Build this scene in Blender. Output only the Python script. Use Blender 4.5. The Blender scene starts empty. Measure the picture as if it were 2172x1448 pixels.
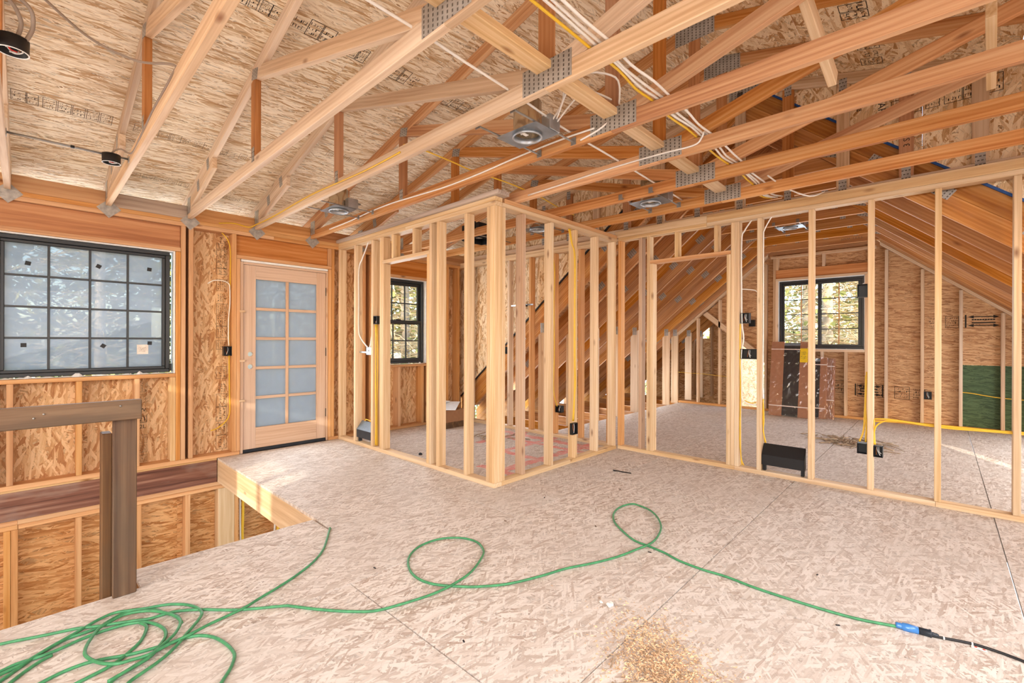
import bpy, bmesh, math, random
from mathutils import Vector, Matrix, Euler
SC = bpy.context.scene
COL = SC.collection
rnd = random.Random(7)
PI = math.pi

# ------------------------------------------------------------------ camera
cam_d = bpy.data.cameras.new('camera')
cam = bpy.data.objects.new('camera', cam_d); COL.objects.link(cam)
cam_d.sensor_width = 36.0
cam_d.lens = 968.02 * 36.0 / 2172.0
cam_d.clip_start = 0.02; cam_d.clip_end = 200
YAW = math.radians(43.2496); ROLL = 0.0031953; PITCH = -0.00027395
fw = Vector((math.cos(YAW), math.sin(YAW), 0)); rt = Vector((math.sin(YAW), -math.cos(YAW), 0)); up = Vector((0, 0, 1))
fw2 = fw*math.cos(PITCH) + up*math.sin(PITCH); up2 = up*math.cos(PITCH) - fw*math.sin(PITCH)
rt3 = rt*math.cos(ROLL) + up2*math.sin(ROLL); up3 = up2*math.cos(ROLL) - rt*math.sin(ROLL)
cam.matrix_world = Matrix(((rt3.x, up3.x, -fw2.x, 0), (rt3.y, up3.y, -fw2.y, 0), (rt3.z, up3.z, -fw2.z, 1.217), (0, 0, 0, 1)))
SC.camera = cam

# ------------------------------------------------------------------ sky, sun, daylight, fill lamps, exposure
SC.view_settings.view_transform = 'Standard'; SC.view_settings.look = 'None'
SC.view_settings.gamma = 1.0; SC.view_settings.use_curve_mapping = False
SC.view_settings.exposure = -0.36
SC.cycles.use_denoising = True
SC.cycles.max_bounces = 8; SC.cycles.diffuse_bounces = 4; SC.cycles.transparent_max_bounces = 16
SC.cycles.caustics_reflective = False; SC.cycles.caustics_refractive = False
SC.cycles.sample_clamp_indirect = 6.0
world = bpy.data.worlds.new('sky'); SC.world = world; world.use_nodes = True
wn = world.node_tree; wn.nodes.clear()
w_out = wn.nodes.new('ShaderNodeOutputWorld'); w_bg = wn.nodes.new('ShaderNodeBackground'); w_sky = wn.nodes.new('ShaderNodeTexSky')
w_sky.sky_type = 'NISHITA'; w_sky.sun_disc = False
SUN_EL = math.radians(17.0); SUN_DIR = Vector((0.882*math.cos(SUN_EL), 0.471*math.cos(SUN_EL), -math.sin(SUN_EL)))   # direction the light travels
w_sky.sun_elevation = SUN_EL; w_sky.sun_rotation = math.atan2(-SUN_DIR.x, -SUN_DIR.y)
w_bg.inputs['Strength'].default_value = 3.2
wn.links.new(w_sky.outputs[0], w_bg.inputs['Color']); wn.links.new(w_bg.outputs[0], w_out.inputs['Surface'])
sun_d = bpy.data.lights.new('sun', 'SUN'); sun_d.energy = 9.0; sun_d.angle = math.radians(0.6); sun_d.color = (1.0, 0.88, 0.70)
sun = bpy.data.objects.new('sun', sun_d); COL.objects.link(sun)
sun.rotation_euler = SUN_DIR.to_track_quat('-Z', 'Y').to_euler()
def area(name, loc, target, sx, sy, power, color):
    d = bpy.data.lights.new(name, 'AREA'); d.shape = 'RECTANGLE'; d.size = sx; d.size_y = sy; d.energy = power; d.color = color
    o = bpy.data.objects.new(name, d); COL.objects.link(o); o.location = loc
    o.rotation_euler = (Vector(target) - Vector(loc)).to_track_quat('-Z', 'Y').to_euler()
    return o
# unseen fill lamps added to brighten the rooms, and daylight lamps just inside the windows
def area_lamp(*a, spread=180):
    o = area(*a); o.data.spread = math.radians(spread); return o
area_lamp('fill_back', (-4.2, -0.6, 1.5), (0.6, 0.5, -1.2), 3.4, 1.9, 190, (0.94, 0.97, 1.0), spread=125)  # added fill lamp in front of the blank back wall
area_lamp('fill_right', (1.0, -2.55, 1.5), (1.8, 0.4, -0.8), 4.2, 1.7, 120, (0.94, 0.97, 1.0), spread=125)  # added fill lamp along the unseen right wall
area_lamp('fill_down_back', (-2.3, -0.7, 2.40), (-1.2, -0.3, 0.0), 3.0, 2.6, 200, (0.95, 0.98, 1.0))  # added downward fill lamp behind the camera, for bounce off the floor
area_lamp('fill_down_right', (1.7, -1.75, 2.40), (1.9, -1.0, 0.0), 4.6, 1.4, 85, (0.95, 0.98, 1.0))  # added downward fill lamp right of the view; the roof is closed above
area_lamp('fill_right_eave', (6.6, -1.25, 0.50), (6.7, 3.0, 1.9), 3.4, 0.7, 90, (0.92, 0.96, 1.0))  # added fill lamp, low on the right, brightens the left rafters' undersides
area_lamp('fill_left_eave', (7.3, 4.75, 0.28), (6.6, 0.0, 1.7), 4.4, 0.5, 80, (0.94, 0.97, 1.0))  # added fill lamp, low on the left, brightens the right rafters' undersides
area_lamp('daylight_gable_window', (8.95, 1.48, 1.70), (5.0, 1.48, 1.70), 1.1, 1.05, 40, (0.82, 0.91, 1.0))
area_lamp('daylight_bath_window', (3.58, 5.45, 1.48), (3.58, 3.0, 1.48), 0.68, 1.05, 24, (0.84, 0.92, 1.0))
area_lamp('daylight_grid_window', (0.40, 5.45, 1.49), (0.40, 2.5, 1.49), 1.05, 1.05, 24, (0.86, 0.93, 1.0))
area_lamp('daylight_door', (2.06, 5.45, 1.08), (2.06, 3.0, 1.08), 0.68, 1.6, 24, (0.86, 0.93, 1.0))
area_lamp('fill_stair', (-3.4, 4.1, -0.9), (1.0, 5.0, -0.8), 1.8, 1.6, 85, (1.0, 0.92, 0.82))  # added warm fill lamp for the stairwell, no opening behind it

# ------------------------------------------------------------------ node helpers and materials
class NT:
    def __init__(s, name):
        s.m = bpy.data.materials.new(name); s.m.use_nodes = True; s.t = s.m.node_tree; s.t.nodes.clear()
        s.out = s.n('ShaderNodeOutputMaterial')
    def n(s, typ, **k):
        x = s.t.nodes.new(typ)
        for a, v in k.items(): setattr(x, a, v)
        return x
    def l(s, a, b): s.t.links.new(a, b)
    def math(s, op, a, b=None, c=None):
        x = s.n('ShaderNodeMath', operation=op)
        for i, v in enumerate((a, b, c)):
            if v is None: continue
            if isinstance(v, (int, float)): x.inputs[i].default_value = v
            else: s.l(v, x.inputs[i])
        return x.outputs[0]
    def mix(s, fac, a, b, blend='MIX'):
        x = s.n('ShaderNodeMix', data_type='RGBA', blend_type=blend)
        for sock, v in ((x.inputs[0], fac), (x.inputs[6], a), (x.inputs[7], b)):
            if isinstance(v, (int, float)): sock.default_value = v
            elif isinstance(v, tuple): sock.default_value = (*v, 1) if len(v) == 3 else v
            else: s.l(v, sock)
        return x.outputs[2]
    def ramp(s, fac, stops):
        x = s.n('ShaderNodeValToRGB'); e = x.color_ramp.elements
        while len(e) < len(stops): e.new(0.5)
        for i, (p, c) in enumerate(stops): e[i].position = p; e[i].color = (*c, 1)
        s.l(fac, x.inputs[0]); return x.outputs[0]
    def mapping(s, vec, scale=(1, 1, 1), rot=(0, 0, 0), loc=None):
        x = s.n('ShaderNodeMapping'); x.inputs['Scale'].default_value = scale; x.inputs['Rotation'].default_value = rot
        s.l(vec, x.inputs['Vector'])
        if loc is not None: s.l(loc, x.inputs['Location'])
        return x.outputs[0]
    def coords(s):
        tc = s.n('ShaderNodeTexCoord'); oi = s.n('ShaderNodeObjectInfo')
        r = oi.outputs['Random']
        cx = s.n('ShaderNodeCombineXYZ')
        s.l(s.math('MULTIPLY', r, 37.3), cx.inputs[0]); s.l(s.math('MULTIPLY', r, 91.7), cx.inputs[1]); s.l(s.math('MULTIPLY', r, 53.1), cx.inputs[2])
        va = s.n('ShaderNodeVectorMath', operation='ADD'); s.l(tc.outputs['Object'], va.inputs[0]); s.l(cx.outputs[0], va.inputs[1])
        return va.outputs[0], r
    def noise(s, vec, scale=1.0, detail=3.0, rough=0.5):
        x = s.n('ShaderNodeTexNoise'); x.inputs['Scale'].default_value = scale; x.inputs['Detail'].default_value = detail; x.inputs['Roughness'].default_value = rough
        s.l(vec, x.inputs['Vector']); return x.outputs['Fac'], x.outputs['Color']
    def vor(s, vec, scale=1.0, dim='2D', feature='F1'):
        x = s.n('ShaderNodeTexVoronoi', voronoi_dimensions=dim, feature=feature); x.inputs['Scale'].default_value = scale
        s.l(vec, x.inputs['Vector']); return x
    def bsdf(s, color, rough=0.6, metal=0.0, spec=0.3, bump=None, bs=0.2, bd=0.002):
        b = s.n('ShaderNodeBsdfPrincipled')
        if isinstance(color, tuple): b.inputs['Base Color'].default_value = (*color, 1)
        else: s.l(color, b.inputs['Base Color'])
        if isinstance(rough, (int, float)): b.inputs['Roughness'].default_value = rough
        else: s.l(rough, b.inputs['Roughness'])
        b.inputs['Metallic'].default_value = metal
        b.inputs['Specular IOR Level'].default_value = spec
        if bump is not None:
            bp = s.n('ShaderNodeBump'); bp.inputs['Strength'].default_value = bs; bp.inputs['Distance'].default_value = bd
            s.l(bump, bp.inputs['Height']); s.l(bp.outputs[0], b.inputs['Normal'])
        s.l(b.outputs[0], s.out.inputs['Surface']); return b

def c8(r, g, b):
    f = lambda v: (v/255/12.92) if v/255 <= 0.04045 else ((v/255+0.055)/1.055)**2.4
    return (f(r), f(g), f(b))

def osb(name, dark, mid, light, red, L=0.11, W=0.02, contrast=1.0, aniso=0.55, dirt=None, rough=0.65):
    t = NT(name); v, r = t.coords()
    nf, nc = t.noise(t.mapping(v, (9, 9, 9)), 1.0, 2.0)
    dv = t.n('ShaderNodeVectorMath', operation='MULTIPLY_ADD'); t.l(nc, dv.inputs[0]); dv.inputs[1].default_value = (0.009, 0.009, 0.0); t.l(v, dv.inputs[2])
    base = dv.outputs[0]
    h = None; tint = None
    for k, (ang, sL, sW, lift) in enumerate(((0.06, 1.1, 0.9, 0.0), (aniso, 0.9, 1.15, 0.06), (-aniso*0.85, 0.95, 0.75, 0.12), (0.25+aniso*1.5, 0.6, 0.7, 0.34), (-0.3-aniso*1.8, 0.5, 0.55, 0.42))):
        m = t.mapping(base, (1, 1, 1), (0, 0, ang)); m = t.mapping(m, (1/(L*sL), 1/(W*sW), 1))
        x = t.vor(m); sp = t.n('ShaderNodeSeparateColor'); t.l(x.outputs['Color'], sp.inputs[0])
        # each strand rides a little higher at its centre than at its rim, so strands overlap with crisp edges
        hh = t.math('SUBTRACT', t.math('SUBTRACT', sp.outputs[0], lift), t.math('MULTIPLY', x.outputs['Distance'], 0.25))
        if h is None: h, tint = hh, sp.outputs[1]
        else:
            win = t.math('GREATER_THAN', hh, h)
            mx = t.n('ShaderNodeMix', data_type='FLOAT'); t.l(win, mx.inputs[0]); t.l(tint, mx.inputs[2]); t.l(sp.outputs[1], mx.inputs[3]); tint = mx.outputs[0]
            h = t.math('MAXIMUM', h, hh)
    fine, _ = t.noise(t.mapping(t.mapping(base, (1, 1, 1), (0, 0, 0.15)), (11, 190, 30)), 1.0, 3.0)
    scr, _ = t.noise(t.mapping(t.mapping(base, (1, 1, 1), (0, 0, aniso*0.8)), (13, 130, 30)), 1.0, 2.0)
    scr2, _ = t.noise(t.mapping(t.mapping(base, (1, 1, 1), (0, 0, -aniso)), (15, 120, 30)), 1.0, 2.0)
    big, _ = t.noise(v, 1.3, 3.0)
    tt = t.math('ADD', t.math('MULTIPLY', tint, 0.62), t.math('MULTIPLY', fine, 0.38))
    col = t.ramp(tt, ((0.10, red), (0.24, dark), (0.42, mid), (0.66, light), (0.95, tuple(min(1, a*1.10) for a in light))))
    dk = t.math('ADD', t.math('GREATER_THAN', scr, 0.645), t.math('GREATER_THAN', scr2, 0.655))
    gap = t.math('LESS_THAN', h, 0.30)
    m_ = t.math('SUBTRACT', 1.0, t.math('MULTIPLY', t.math('MAXIMUM', t.math('MULTIPLY', t.math('MINIMUM', dk, 1.0), 0.20), t.math('MULTIPLY', gap, 0.30)), contrast))
    cv = t.n('ShaderNodeCombineColor'); [t.l(m_, cv.inputs[i]) for i in range(3)]
    col = t.mix(1.0, col, cv.outputs[0], 'MULTIPLY')
    if dirt is not None: col = t.mix(t.math('MULTIPLY', t.ramp(big, ((0.38, (0, 0, 0)), (0.70, (1, 1, 1)))), 0.5), col, dirt)
    t.bsdf(col, rough, 0, 0.25, bump=t.math('ADD', h, t.math('MULTIPLY', fine, 0.4)), bs=0.30, bd=0.002)
    return t.m

def wood(name, dark, mid, light, knot, var=0.25, knots=0.25, rough=0.6, grain=1.0, stain=None):
    t = NT(name); v, r = t.coords()
    g1, _ = t.noise(t.mapping(v, (0.55, 16*grain, 16*grain)), 1.0, 4.0, 0.55)
    g2, _ = t.noise(t.mapping(v, (2.5, 150, 150)), 1.0, 2.0)
    wv = t.n('ShaderNodeTexWave', wave_type='RINGS', rings_direction='X'); wv.inputs['Scale'].default_value = 14*grain; wv.inputs['Distortion'].default_value = 3.2; wv.inputs['Detail'].default_value = 1.5
    t.l(t.mapping(v, (0.25, 1.0, 1.0)), wv.inputs['Vector'])
    g = t.math('ADD', t.math('ADD', t.math('MULTIPLY', g1, 0.72), t.math('MULTIPLY', g2, 0.2)), t.math('MULTIPLY', wv.outputs['Fac'], 0.08))
    col = t.ramp(g, ((0.36, dark), (0.50, mid), (0.64, light)))
    x = t.vor(t.mapping(v, (3.2, 8.5, 8.5)), 1.0, '3D'); sp = t.n('ShaderNodeSeparateColor'); t.l(x.outputs['Color'], sp.inputs[0])
    on = t.math('LESS_THAN', sp.outputs[0], knots)
    kd = t.math('MULTIPLY', t.ramp(x.outputs['Distance'], ((0.03, (1, 1, 1)), (0.17, (0, 0, 0)))), on)
    col = t.mix(t.math('MULTIPLY', kd, 0.85), col, knot)
    if stain is not None:
        sn, _ = t.noise(t.mapping(v, (2.0, 6, 6)), 1.0, 4.0, 0.6)
        col = t.mix(t.math('MULTIPLY', t.ramp(sn, ((0.48, (0, 0, 0)), (0.66, (1, 1, 1)))), 0.6), col, stain)
    hs = t.n('ShaderNodeHueSaturation'); t.l(col, hs.inputs['Color'])
    t.l(t.math('ADD', 1.0-var/2, t.math('MULTIPLY', r, var)), hs.inputs['Value'])
    r2 = t.math('FRACT', t.math('MULTIPLY', r, 17.31)); t.l(t.math('ADD', 0.88, t.math('MULTIPLY', r2, 0.24)), hs.inputs['Saturation'])
    t.bsdf(hs.outputs[0], rough, 0, 0.25, bump=g, bs=0.12, bd=0.002)
    return t.m

def plain(name, col, rough=0.5, metal=0.0, spec=0.4, noise_amt=0.12, nscale=25.0):
    t = NT(name); v, r = t.coords(); f, _ = t.noise(v, nscale, 3.0)
    a = tuple(max(0, x*(1-noise_amt)) for x in col); b = tuple(min(1, x*(1+noise_amt)) for x in col)
    t.bsdf(t.ramp(f, ((0.3, a), (0.7, b))), rough, metal, spec, bump=f, bs=0.05, bd=0.001); return t.m

M = {}
M['floor'] = osb('floor_osb', c8(180, 162, 148), c8(203, 189, 177), c8(222, 212, 203), c8(164, 138, 122), L=0.075, W=0.013, contrast=0.8, aniso=0.75, dirt=c8(200, 190, 181), rough=0.62)
M['deck'] = osb('roof_osb', c8(192, 156, 114), c8(222, 198, 164), c8(240, 224, 198), c8(172, 124, 78), L=0.15, W=0.015, aniso=0.26, contrast=1.25)
M['deck_far'] = osb('cheek_osb', c8(188, 144, 96), c8(220, 188, 146), c8(238, 216, 182), c8(156, 106, 62), L=0.12, W=0.022, aniso=0.6)
M['wall_osb'] = osb('wall_osb', c8(184, 132, 86), c8(208, 162, 114), c8(228, 192, 148), c8(156, 96, 54), L=0.13, W=0.021, aniso=0.5, contrast=0.8)
M['low_osb'] = osb('stair_osb', c8(186, 126, 70), c8(208, 152, 96), c8(226, 178, 124), c8(150, 88, 44), L=0.15, W=0.017, aniso=0.30, contrast=1.1)
M['gable_osb'] = osb('gable_osb', c8(164, 118, 80), c8(188, 144, 102), c8(206, 166, 124), c8(130, 84, 52), L=0.12, W=0.014, aniso=0.22)
M['green_osb'] = osb('green_osb', c8(58, 76, 52), c8(70, 90, 60), c8(82, 102, 70), c8(50, 62, 40), L=0.12, W=0.014, aniso=0.22, contrast=0.8)
M['spf'] = wood('pale_spruce', c8(196, 158, 114), c8(214, 181, 139), c8(226, 200, 164), c8(126, 78, 46), var=0.16, knots=0.42)
M['spf2'] = wood('grey_spruce', c8(178, 144, 118), c8(194, 164, 138), c8(206, 180, 156), c8(112, 72, 52), var=0.12, knots=0.42)
M['fir'] = wood('douglas_fir', c8(190, 156, 124), c8(212, 182, 150), c8(226, 202, 174), c8(130, 78, 46), var=0.24, knots=0.34)
M['fir_red'] = wood('red_douglas_fir', c8(170, 110, 66), c8(198, 143, 94), c8(216, 170, 124), c8(120, 66, 36), var=0.24, knots=0.34)
M['orange'] = wood('orange_fir', c8(188, 132, 84), c8(208, 156, 106), c8(220, 174, 126), c8(118, 68, 34), var=0.16, knots=0.18)
M['header'] = wood('header_fir', c8(166, 102, 54), c8(190, 126, 73), c8(206, 148, 96), c8(60, 40, 26), var=0.12, knots=0.14)
M['attic'] = wood('attic_fir', c8(152, 96, 48), c8(180, 122, 66), c8(202, 150, 94), c8(112, 62, 32), var=0.32, knots=0.2, stain=c8(172, 122, 82))
M['lvl'] = wood('dark_lvl', c8(84, 46, 32), c8(126, 78, 56), c8(158, 114, 90), c8(80, 44, 32), var=0.1, knots=0.05, stain=c8(152, 132, 120))
M['weathered'] = wood('weathered_wood', c8(74, 50, 34), c8(100, 72, 48), c8(122, 94, 66), c8(30, 22, 16), var=0.12, knots=0.5, stain=c8(86, 70, 54))
M['greycap'] = wood('weathered_grey', c8(150, 132, 120), c8(178, 160, 146), c8(198, 182, 168), c8(90, 70, 58), var=0.1, knots=0.2)
M['doorwood'] = wood('door_fir', c8(196, 164, 140), c8(208, 178, 154), c8(216, 190, 168), c8(166, 124, 96), var=0.06, knots=0.04, grain=1.6)
M['redwood'] = wood('red_fir', c8(158, 102, 60), c8(182, 124, 78), c8(196, 142, 96), c8(100, 56, 30), var=0.2, knots=0.1)
M['ink'] = plain('stamp_ink', c8(44, 38, 32), 0.8, noise_amt=0.4, nscale=160)
M['ink_soft'] = plain('stamp_ink_faded', c8(116, 98, 78), 0.8, noise_amt=0.35, nscale=120)
M['black'] = plain('black_plastic', c8(26, 26, 28), 0.45)
M['frame'] = plain('window_black', c8(38, 42, 46), 0.35, spec=0.5, noise_amt=0.05)
M['heater_top'] = plain('heater_grey_blue', c8(112, 122, 132), 0.35, 0.3)
M['heater'] = plain('heater_dark', c8(52, 56, 62), 0.4, 0.3)
M['galv'] = plain('galvanised_steel', c8(172, 177, 182), 0.34, 0.75, nscale=14, noise_amt=0.18)
M['steel'] = plain('hanger_steel', c8(150, 148, 144), 0.4, 0.7)
M['tie'] = plain('tie_steel', c8(168, 164, 158), 0.45, 0.4, nscale=30, noise_amt=0.25)
M['can'] = plain('can_steel', c8(206, 192, 170), 0.22, 0.9, nscale=5)
M['white'] = plain('white_plastic', c8(236, 234, 230), 0.4, noise_amt=0.03)
M['foam'] = plain('white_wrap', c8(238, 240, 242), 0.6, noise_amt=0.05)
M['yellow'] = plain('yellow_cable', c8(230, 186, 52), 0.4, noise_amt=0.05)
M['cable_w'] = plain('white_cable', c8(236, 231, 224), 0.45, noise_amt=0.04)
M['cable_g'] = plain('grey_cable', c8(150, 132, 116), 0.5, noise_amt=0.04)
M['green'] = plain('green_rubber', c8(66, 136, 90), 0.42, noise_amt=0.22, nscale=40)
M['blue'] = plain('blue_plug', c8(62, 122, 186), 0.2, spec=0.6)
M['bluedeck'] = plain('blue_flashing', c8(24, 74, 140), 0.5)
M['red'] = plain('red_plastic', c8(220, 54, 40), 0.45)
M['copper'] = plain('copper_wire', c8(190, 112, 64), 0.35, 0.7)
M['kraft'] = plain('kraft_card', c8(156, 108, 80), 0.75, noise_amt=0.06)
M['kraft2'] = plain('box_card', c8(150, 108, 76), 0.8, noise_amt=0.06)
M['paper'] = plain('white_paper', c8(228, 220, 212), 0.8)
M['ylabel'] = plain('yellow_label', c8(226, 190, 30), 0.6)
M['strap'] = plain('white_strap', c8(220, 206, 196), 0.5)
M['chip'] = plain('wood_chips', c8(216, 180, 142), 0.8, noise_amt=0.38, nscale=45)
M['stick'] = plain('bark_strips', c8(168, 146, 122), 0.8, noise_amt=0.4, nscale=18)
M['snow'] = plain('snowy_ground', c8(226, 224, 222), 0.9, noise_amt=0.12, nscale=1.2)
M['bark'] = plain('pale_bark', c8(206, 190, 172), 0.9, noise_amt=0.25, nscale=4)
M['twig'] = plain('bare_twigs', c8(222, 198, 158), 0.9, noise_amt=0.3, nscale=3)
M['leaf'] = plain('conifer_green', c8(150, 150, 84), 0.8, noise_amt=0.6, nscale=1.5)
M['leaf2'] = plain('conifer_dark', c8(82, 98, 62), 0.8, noise_amt=0.6, nscale=1.2)
M['membrane'] = plain('black_membrane', c8(30, 30, 32), 0.6)
M['hinge'] = plain('hinge_bronze', c8(66, 60, 54), 0.4, 0.5)
M['sole'] = plain('dark_rubber', c8(40, 46, 54), 0.4)

def nail_plate_mat():
    t = NT('nail_plate_steel'); tc = t.n('ShaderNodeTexCoord'); v = tc.outputs['Object']
    m = t.mapping(v, (1/0.030, 1/0.021, 1)); sx = t.n('ShaderNodeSeparateXYZ'); t.l(m, sx.inputs[0])
    fx = t.math('ABSOLUTE', t.math('SUBTRACT', t.math('FRACT', sx.outputs[0]), 0.5)); fy = t.math('ABSOLUTE', t.math('SUBTRACT', t.math('FRACT', t.math('ADD', sx.outputs[1], t.math('MULTIPLY', t.math('FLOOR', sx.outputs[0]), 0.5))), 0.5))
    hole = t.math('MULTIPLY', t.math('LESS_THAN', fx, 0.14), t.math('LESS_THAN', fy, 0.30))
    f, _ = t.noise(v, 14.0, 3.0)
    col = t.mix(t.math('MULTIPLY', hole, 0.85), t.ramp(f, ((0.3, c8(150, 144, 136)), (0.7, c8(178, 172, 164)))), c8(66, 58, 50))
    t.bsdf(col, 0.45, 0.25, 0.4, bump=hole, bs=-0.5, bd=0.002); return t.m
M['plate'] = nail_plate_mat()

def glass_mat(name, film, clear=0.46):
    t = NT(name)
    tr = t.n('ShaderNodeBsdfTransparent'); tr.inputs[0].default_value = (clear, clear*1.03, clear*1.04, 1)
    gl = t.n('ShaderNodeBsdfGlossy'); gl.inputs['Roughness'].default_value = 0.02
    mx = t.n('ShaderNodeMixShader'); mx.inputs[0].default_value = 0.06; t.l(tr.outputs[0], mx.inputs[1]); t.l(gl.outputs[0], mx.inputs[2])
    last = mx.outputs[0]
    if film > 0:
        v, r = t.coords(); f, _ = t.noise(t.mapping(v, (3, 3, 40)), 1.0, 4.0); f2, _ = t.noise(v, 6.0, 4.0)
        tl = t.n('ShaderNodeBsdfTranslucent'); tl.inputs[0].default_value = (0.44, 0.475, 0.52, 1)
        df = t.n('ShaderNodeBsdfDiffuse'); df.inputs[0].default_value = (0.30, 0.33, 0.37, 1)
        m2 = t.n('ShaderNodeMixShader'); m2.inputs[0].default_value = 0.45; t.l(tl.outputs[0], m2.inputs[1]); t.l(df.outputs[0], m2.inputs[2])
        m3 = t.n('ShaderNodeMixShader'); t.l(t.math('ADD', film-0.1, t.math('MULTIPLY', f2, 0.2)), m3.inputs[0])
        t.l(last, m3.inputs[1]); t.l(m2.outputs[0], m3.inputs[2]); last = m3.outputs[0]
    t.l(last, t.out.inputs['Surface']); return t.m
M['glass'] = glass_mat('clear_glass', 0, 0.62)
M['tint'] = glass_mat('tinted_glass', 0); M['tint'].node_tree.nodes['Transparent BSDF'].inputs[0].default_value = (0.9, 0.9, 0.9, 1)
M['film'] = glass_mat('filmed_glass', 0.66, 0.6)
M['film2'] = glass_mat('frosted_film_glass', 0.82)
for n_ in M['film2'].node_tree.nodes:
    if n_.type == 'BSDF_TRANSLUCENT': n_.inputs[0].default_value = (0.52, 0.54, 0.57, 1)
def wrap_mat():
    t = NT('clear_wrap'); tr = t.n('ShaderNodeBsdfTransparent'); v, r = t.coords(); f, _ = t.noise(t.mapping(v, (9, 9, 3)), 1.0, 4.0)
    gl = t.n('ShaderNodeBsdfGlossy'); gl.inputs['Roughness'].default_value = 0.12
    bp = t.n('ShaderNodeBump'); bp.inputs['Strength'].default_value = 0.9; bp.inputs['Distance'].default_value = 0.012; t.l(f, bp.inputs['Height']); t.l(bp.outputs[0], gl.inputs['Normal'])
    mx = t.n('ShaderNodeMixShader'); mx.inputs[0].default_value = 0.055; t.l(tr.outputs[0], mx.inputs[1]); t.l(gl.outputs[0], mx.inputs[2])
    t.l(mx.outputs[0], t.out.inputs['Surface']); return t.m
M['wrap'] = wrap_mat()
def pink_floor():
    m = M['floor'].copy(); m.name = 'floor_osb_sprayed'; t = m.node_tree
    b = [n for n in t.nodes if n.type == 'BSDF_PRINCIPLED'][0]; src = b.inputs['Base Color'].links[0].from_socket
    g = t.nodes.new('ShaderNodeNewGeometry'); sep = t.nodes.new('ShaderNodeSeparateXYZ'); t.links.new(g.outputs['Position'], sep.inputs[0])
    def mth(op, a, b=None):
        x = t.nodes.new('ShaderNodeMath'); x.operation = op
        for i, v in enumerate((a, b)):
            if v is None: continue
            if isinstance(v, (int, float)): x.inputs[i].default_value = v
            else: t.links.new(v, x.inputs[i])
        return x.outputs[0]
    nz = t.nodes.new('ShaderNodeTexNoise'); nz.inputs['Scale'].default_value = 9.0; nz.inputs['Detail'].default_value = 4.0; t.links.new(g.outputs['Position'], nz.inputs['Vector'])
    acc = None
    for (ax, c, w, o, lo, hi) in (('X', 4.42, 0.07, 'Y', 2.8, 4.6), ('X', 4.18, 0.05, 'Y', 2.8, 4.1), ('Y', 3.02, 0.06, 'X', 2.9, 4.6), ('Y', 3.55, 0.05, 'X', 3.4, 4.6), ('X', 3.62, 0.05, 'Y', 2.8, 3.6), ('Y', 4.05, 0.05, 'X', 3.7, 4.6), ('X', 3.05, 0.05, 'Y', 2.8, 3.3)):
        d = mth('ABSOLUTE', mth('SUBTRACT', sep.outputs[ax], c))
        k = mth('LESS_THAN', d, mth('ADD', w-0.05, mth('MULTIPLY', nz.outputs['Fac'], 0.09)))
        k = mth('MULTIPLY', k, mth('MULTIPLY', mth('GREATER_THAN', sep.outputs[o], lo), mth('LESS_THAN', sep.outputs[o], hi)))
        acc = k if acc is None else mth('MAXIMUM', acc, k)
    fac = mth('MULTIPLY', acc, mth('MULTIPLY', nz.outputs['Fac'], 0.95))
    mx = t.nodes.new('ShaderNodeMix'); mx.data_type = 'RGBA'; t.links.new(fac, mx.inputs[0]); t.links.new(src, mx.inputs[6]); mx.inputs[7].default_value = (*c8(238, 96, 84), 1)
    t.links.new(mx.outputs[2], b.inputs['Base Color']); return m
M['pink'] = pink_floor()

# ------------------------------------------------------------------ geometry helpers
W = {}
def place(o, mat4, parent=None):
    W[o.name] = mat4
    if parent is not None:
        o.parent = parent; o.matrix_basis = W[parent.name].inverted() @ mat4
    else: o.matrix_basis = mat4
def props(o, label=None, cat=None, group=None, kind=None):
    if label: o['label'] = label
    if cat: o['category'] = cat
    if group: o['group'] = group
    if kind: o['kind'] = kind
    return o
def link(name, mesh, mat, mat4, parent=None):
    o = bpy.data.objects.new(name, mesh); COL.objects.link(o)
    if mat is not None and len(mesh.materials) == 0: mesh.materials.append(mat)
    place(o, mat4, parent); return o
def thing(name, label, cat, loc=(0, 0, 0), group=None):
    o = bpy.data.objects.new(name, None); COL.objects.link(o); o.empty_display_size = 0.05
    place(o, Matrix.Translation(loc)); return props(o, label, cat, group)
def struct(name, loc=(0, 0, 0)):
    o = bpy.data.objects.new(name, None); COL.objects.link(o); place(o, Matrix.Translation(loc)); o['kind'] = 'structure'; return o
CACHE = {}
def box_mesh(dx, dy, dz, mat, bev=0.0025):
    key = (round(dx, 4), round(dy, 4), round(dz, 4), mat.name, bev)
    if key in CACHE: return CACHE[key]
    bm = bmesh.new(); bmesh.ops.create_cube(bm, size=1.0)
    bmesh.ops.scale(bm, vec=(dx, dy, dz), verts=bm.verts)
    b = min(bev, 0.2*min(dx, dy, dz))
    if b > 0.0002: bmesh.ops.bevel(bm, geom=bm.edges[:], offset=b, segments=1, affect='EDGES')
    me = bpy.data.meshes.new('box'); bm.to_mesh(me); bm.free(); me.materials.append(mat); CACHE[key] = me; return me
ROT = {'x': Matrix.Identity(4), 'y': Matrix.Rotation(PI/2, 4, 'Z'), 'z': Matrix.Rotation(-PI/2, 4, 'Y')}
def beam(name, lo, hi, mat, parent=None, bev=0.0025, axis=None):
    d = [hi[i]-lo[i] for i in range(3)]; c = [(hi[i]+lo[i])/2 for i in range(3)]
    ax = axis or 'xyz'[d.index(max(d))]
    dims = {'x': (d[0], d[1], d[2]), 'y': (d[1], d[0], d[2]), 'z': (d[2], d[1], d[0])}[ax]
    return link(name, box_mesh(*dims, mat, bev), None, Matrix.Translation(c) @ ROT[ax], parent)
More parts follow.
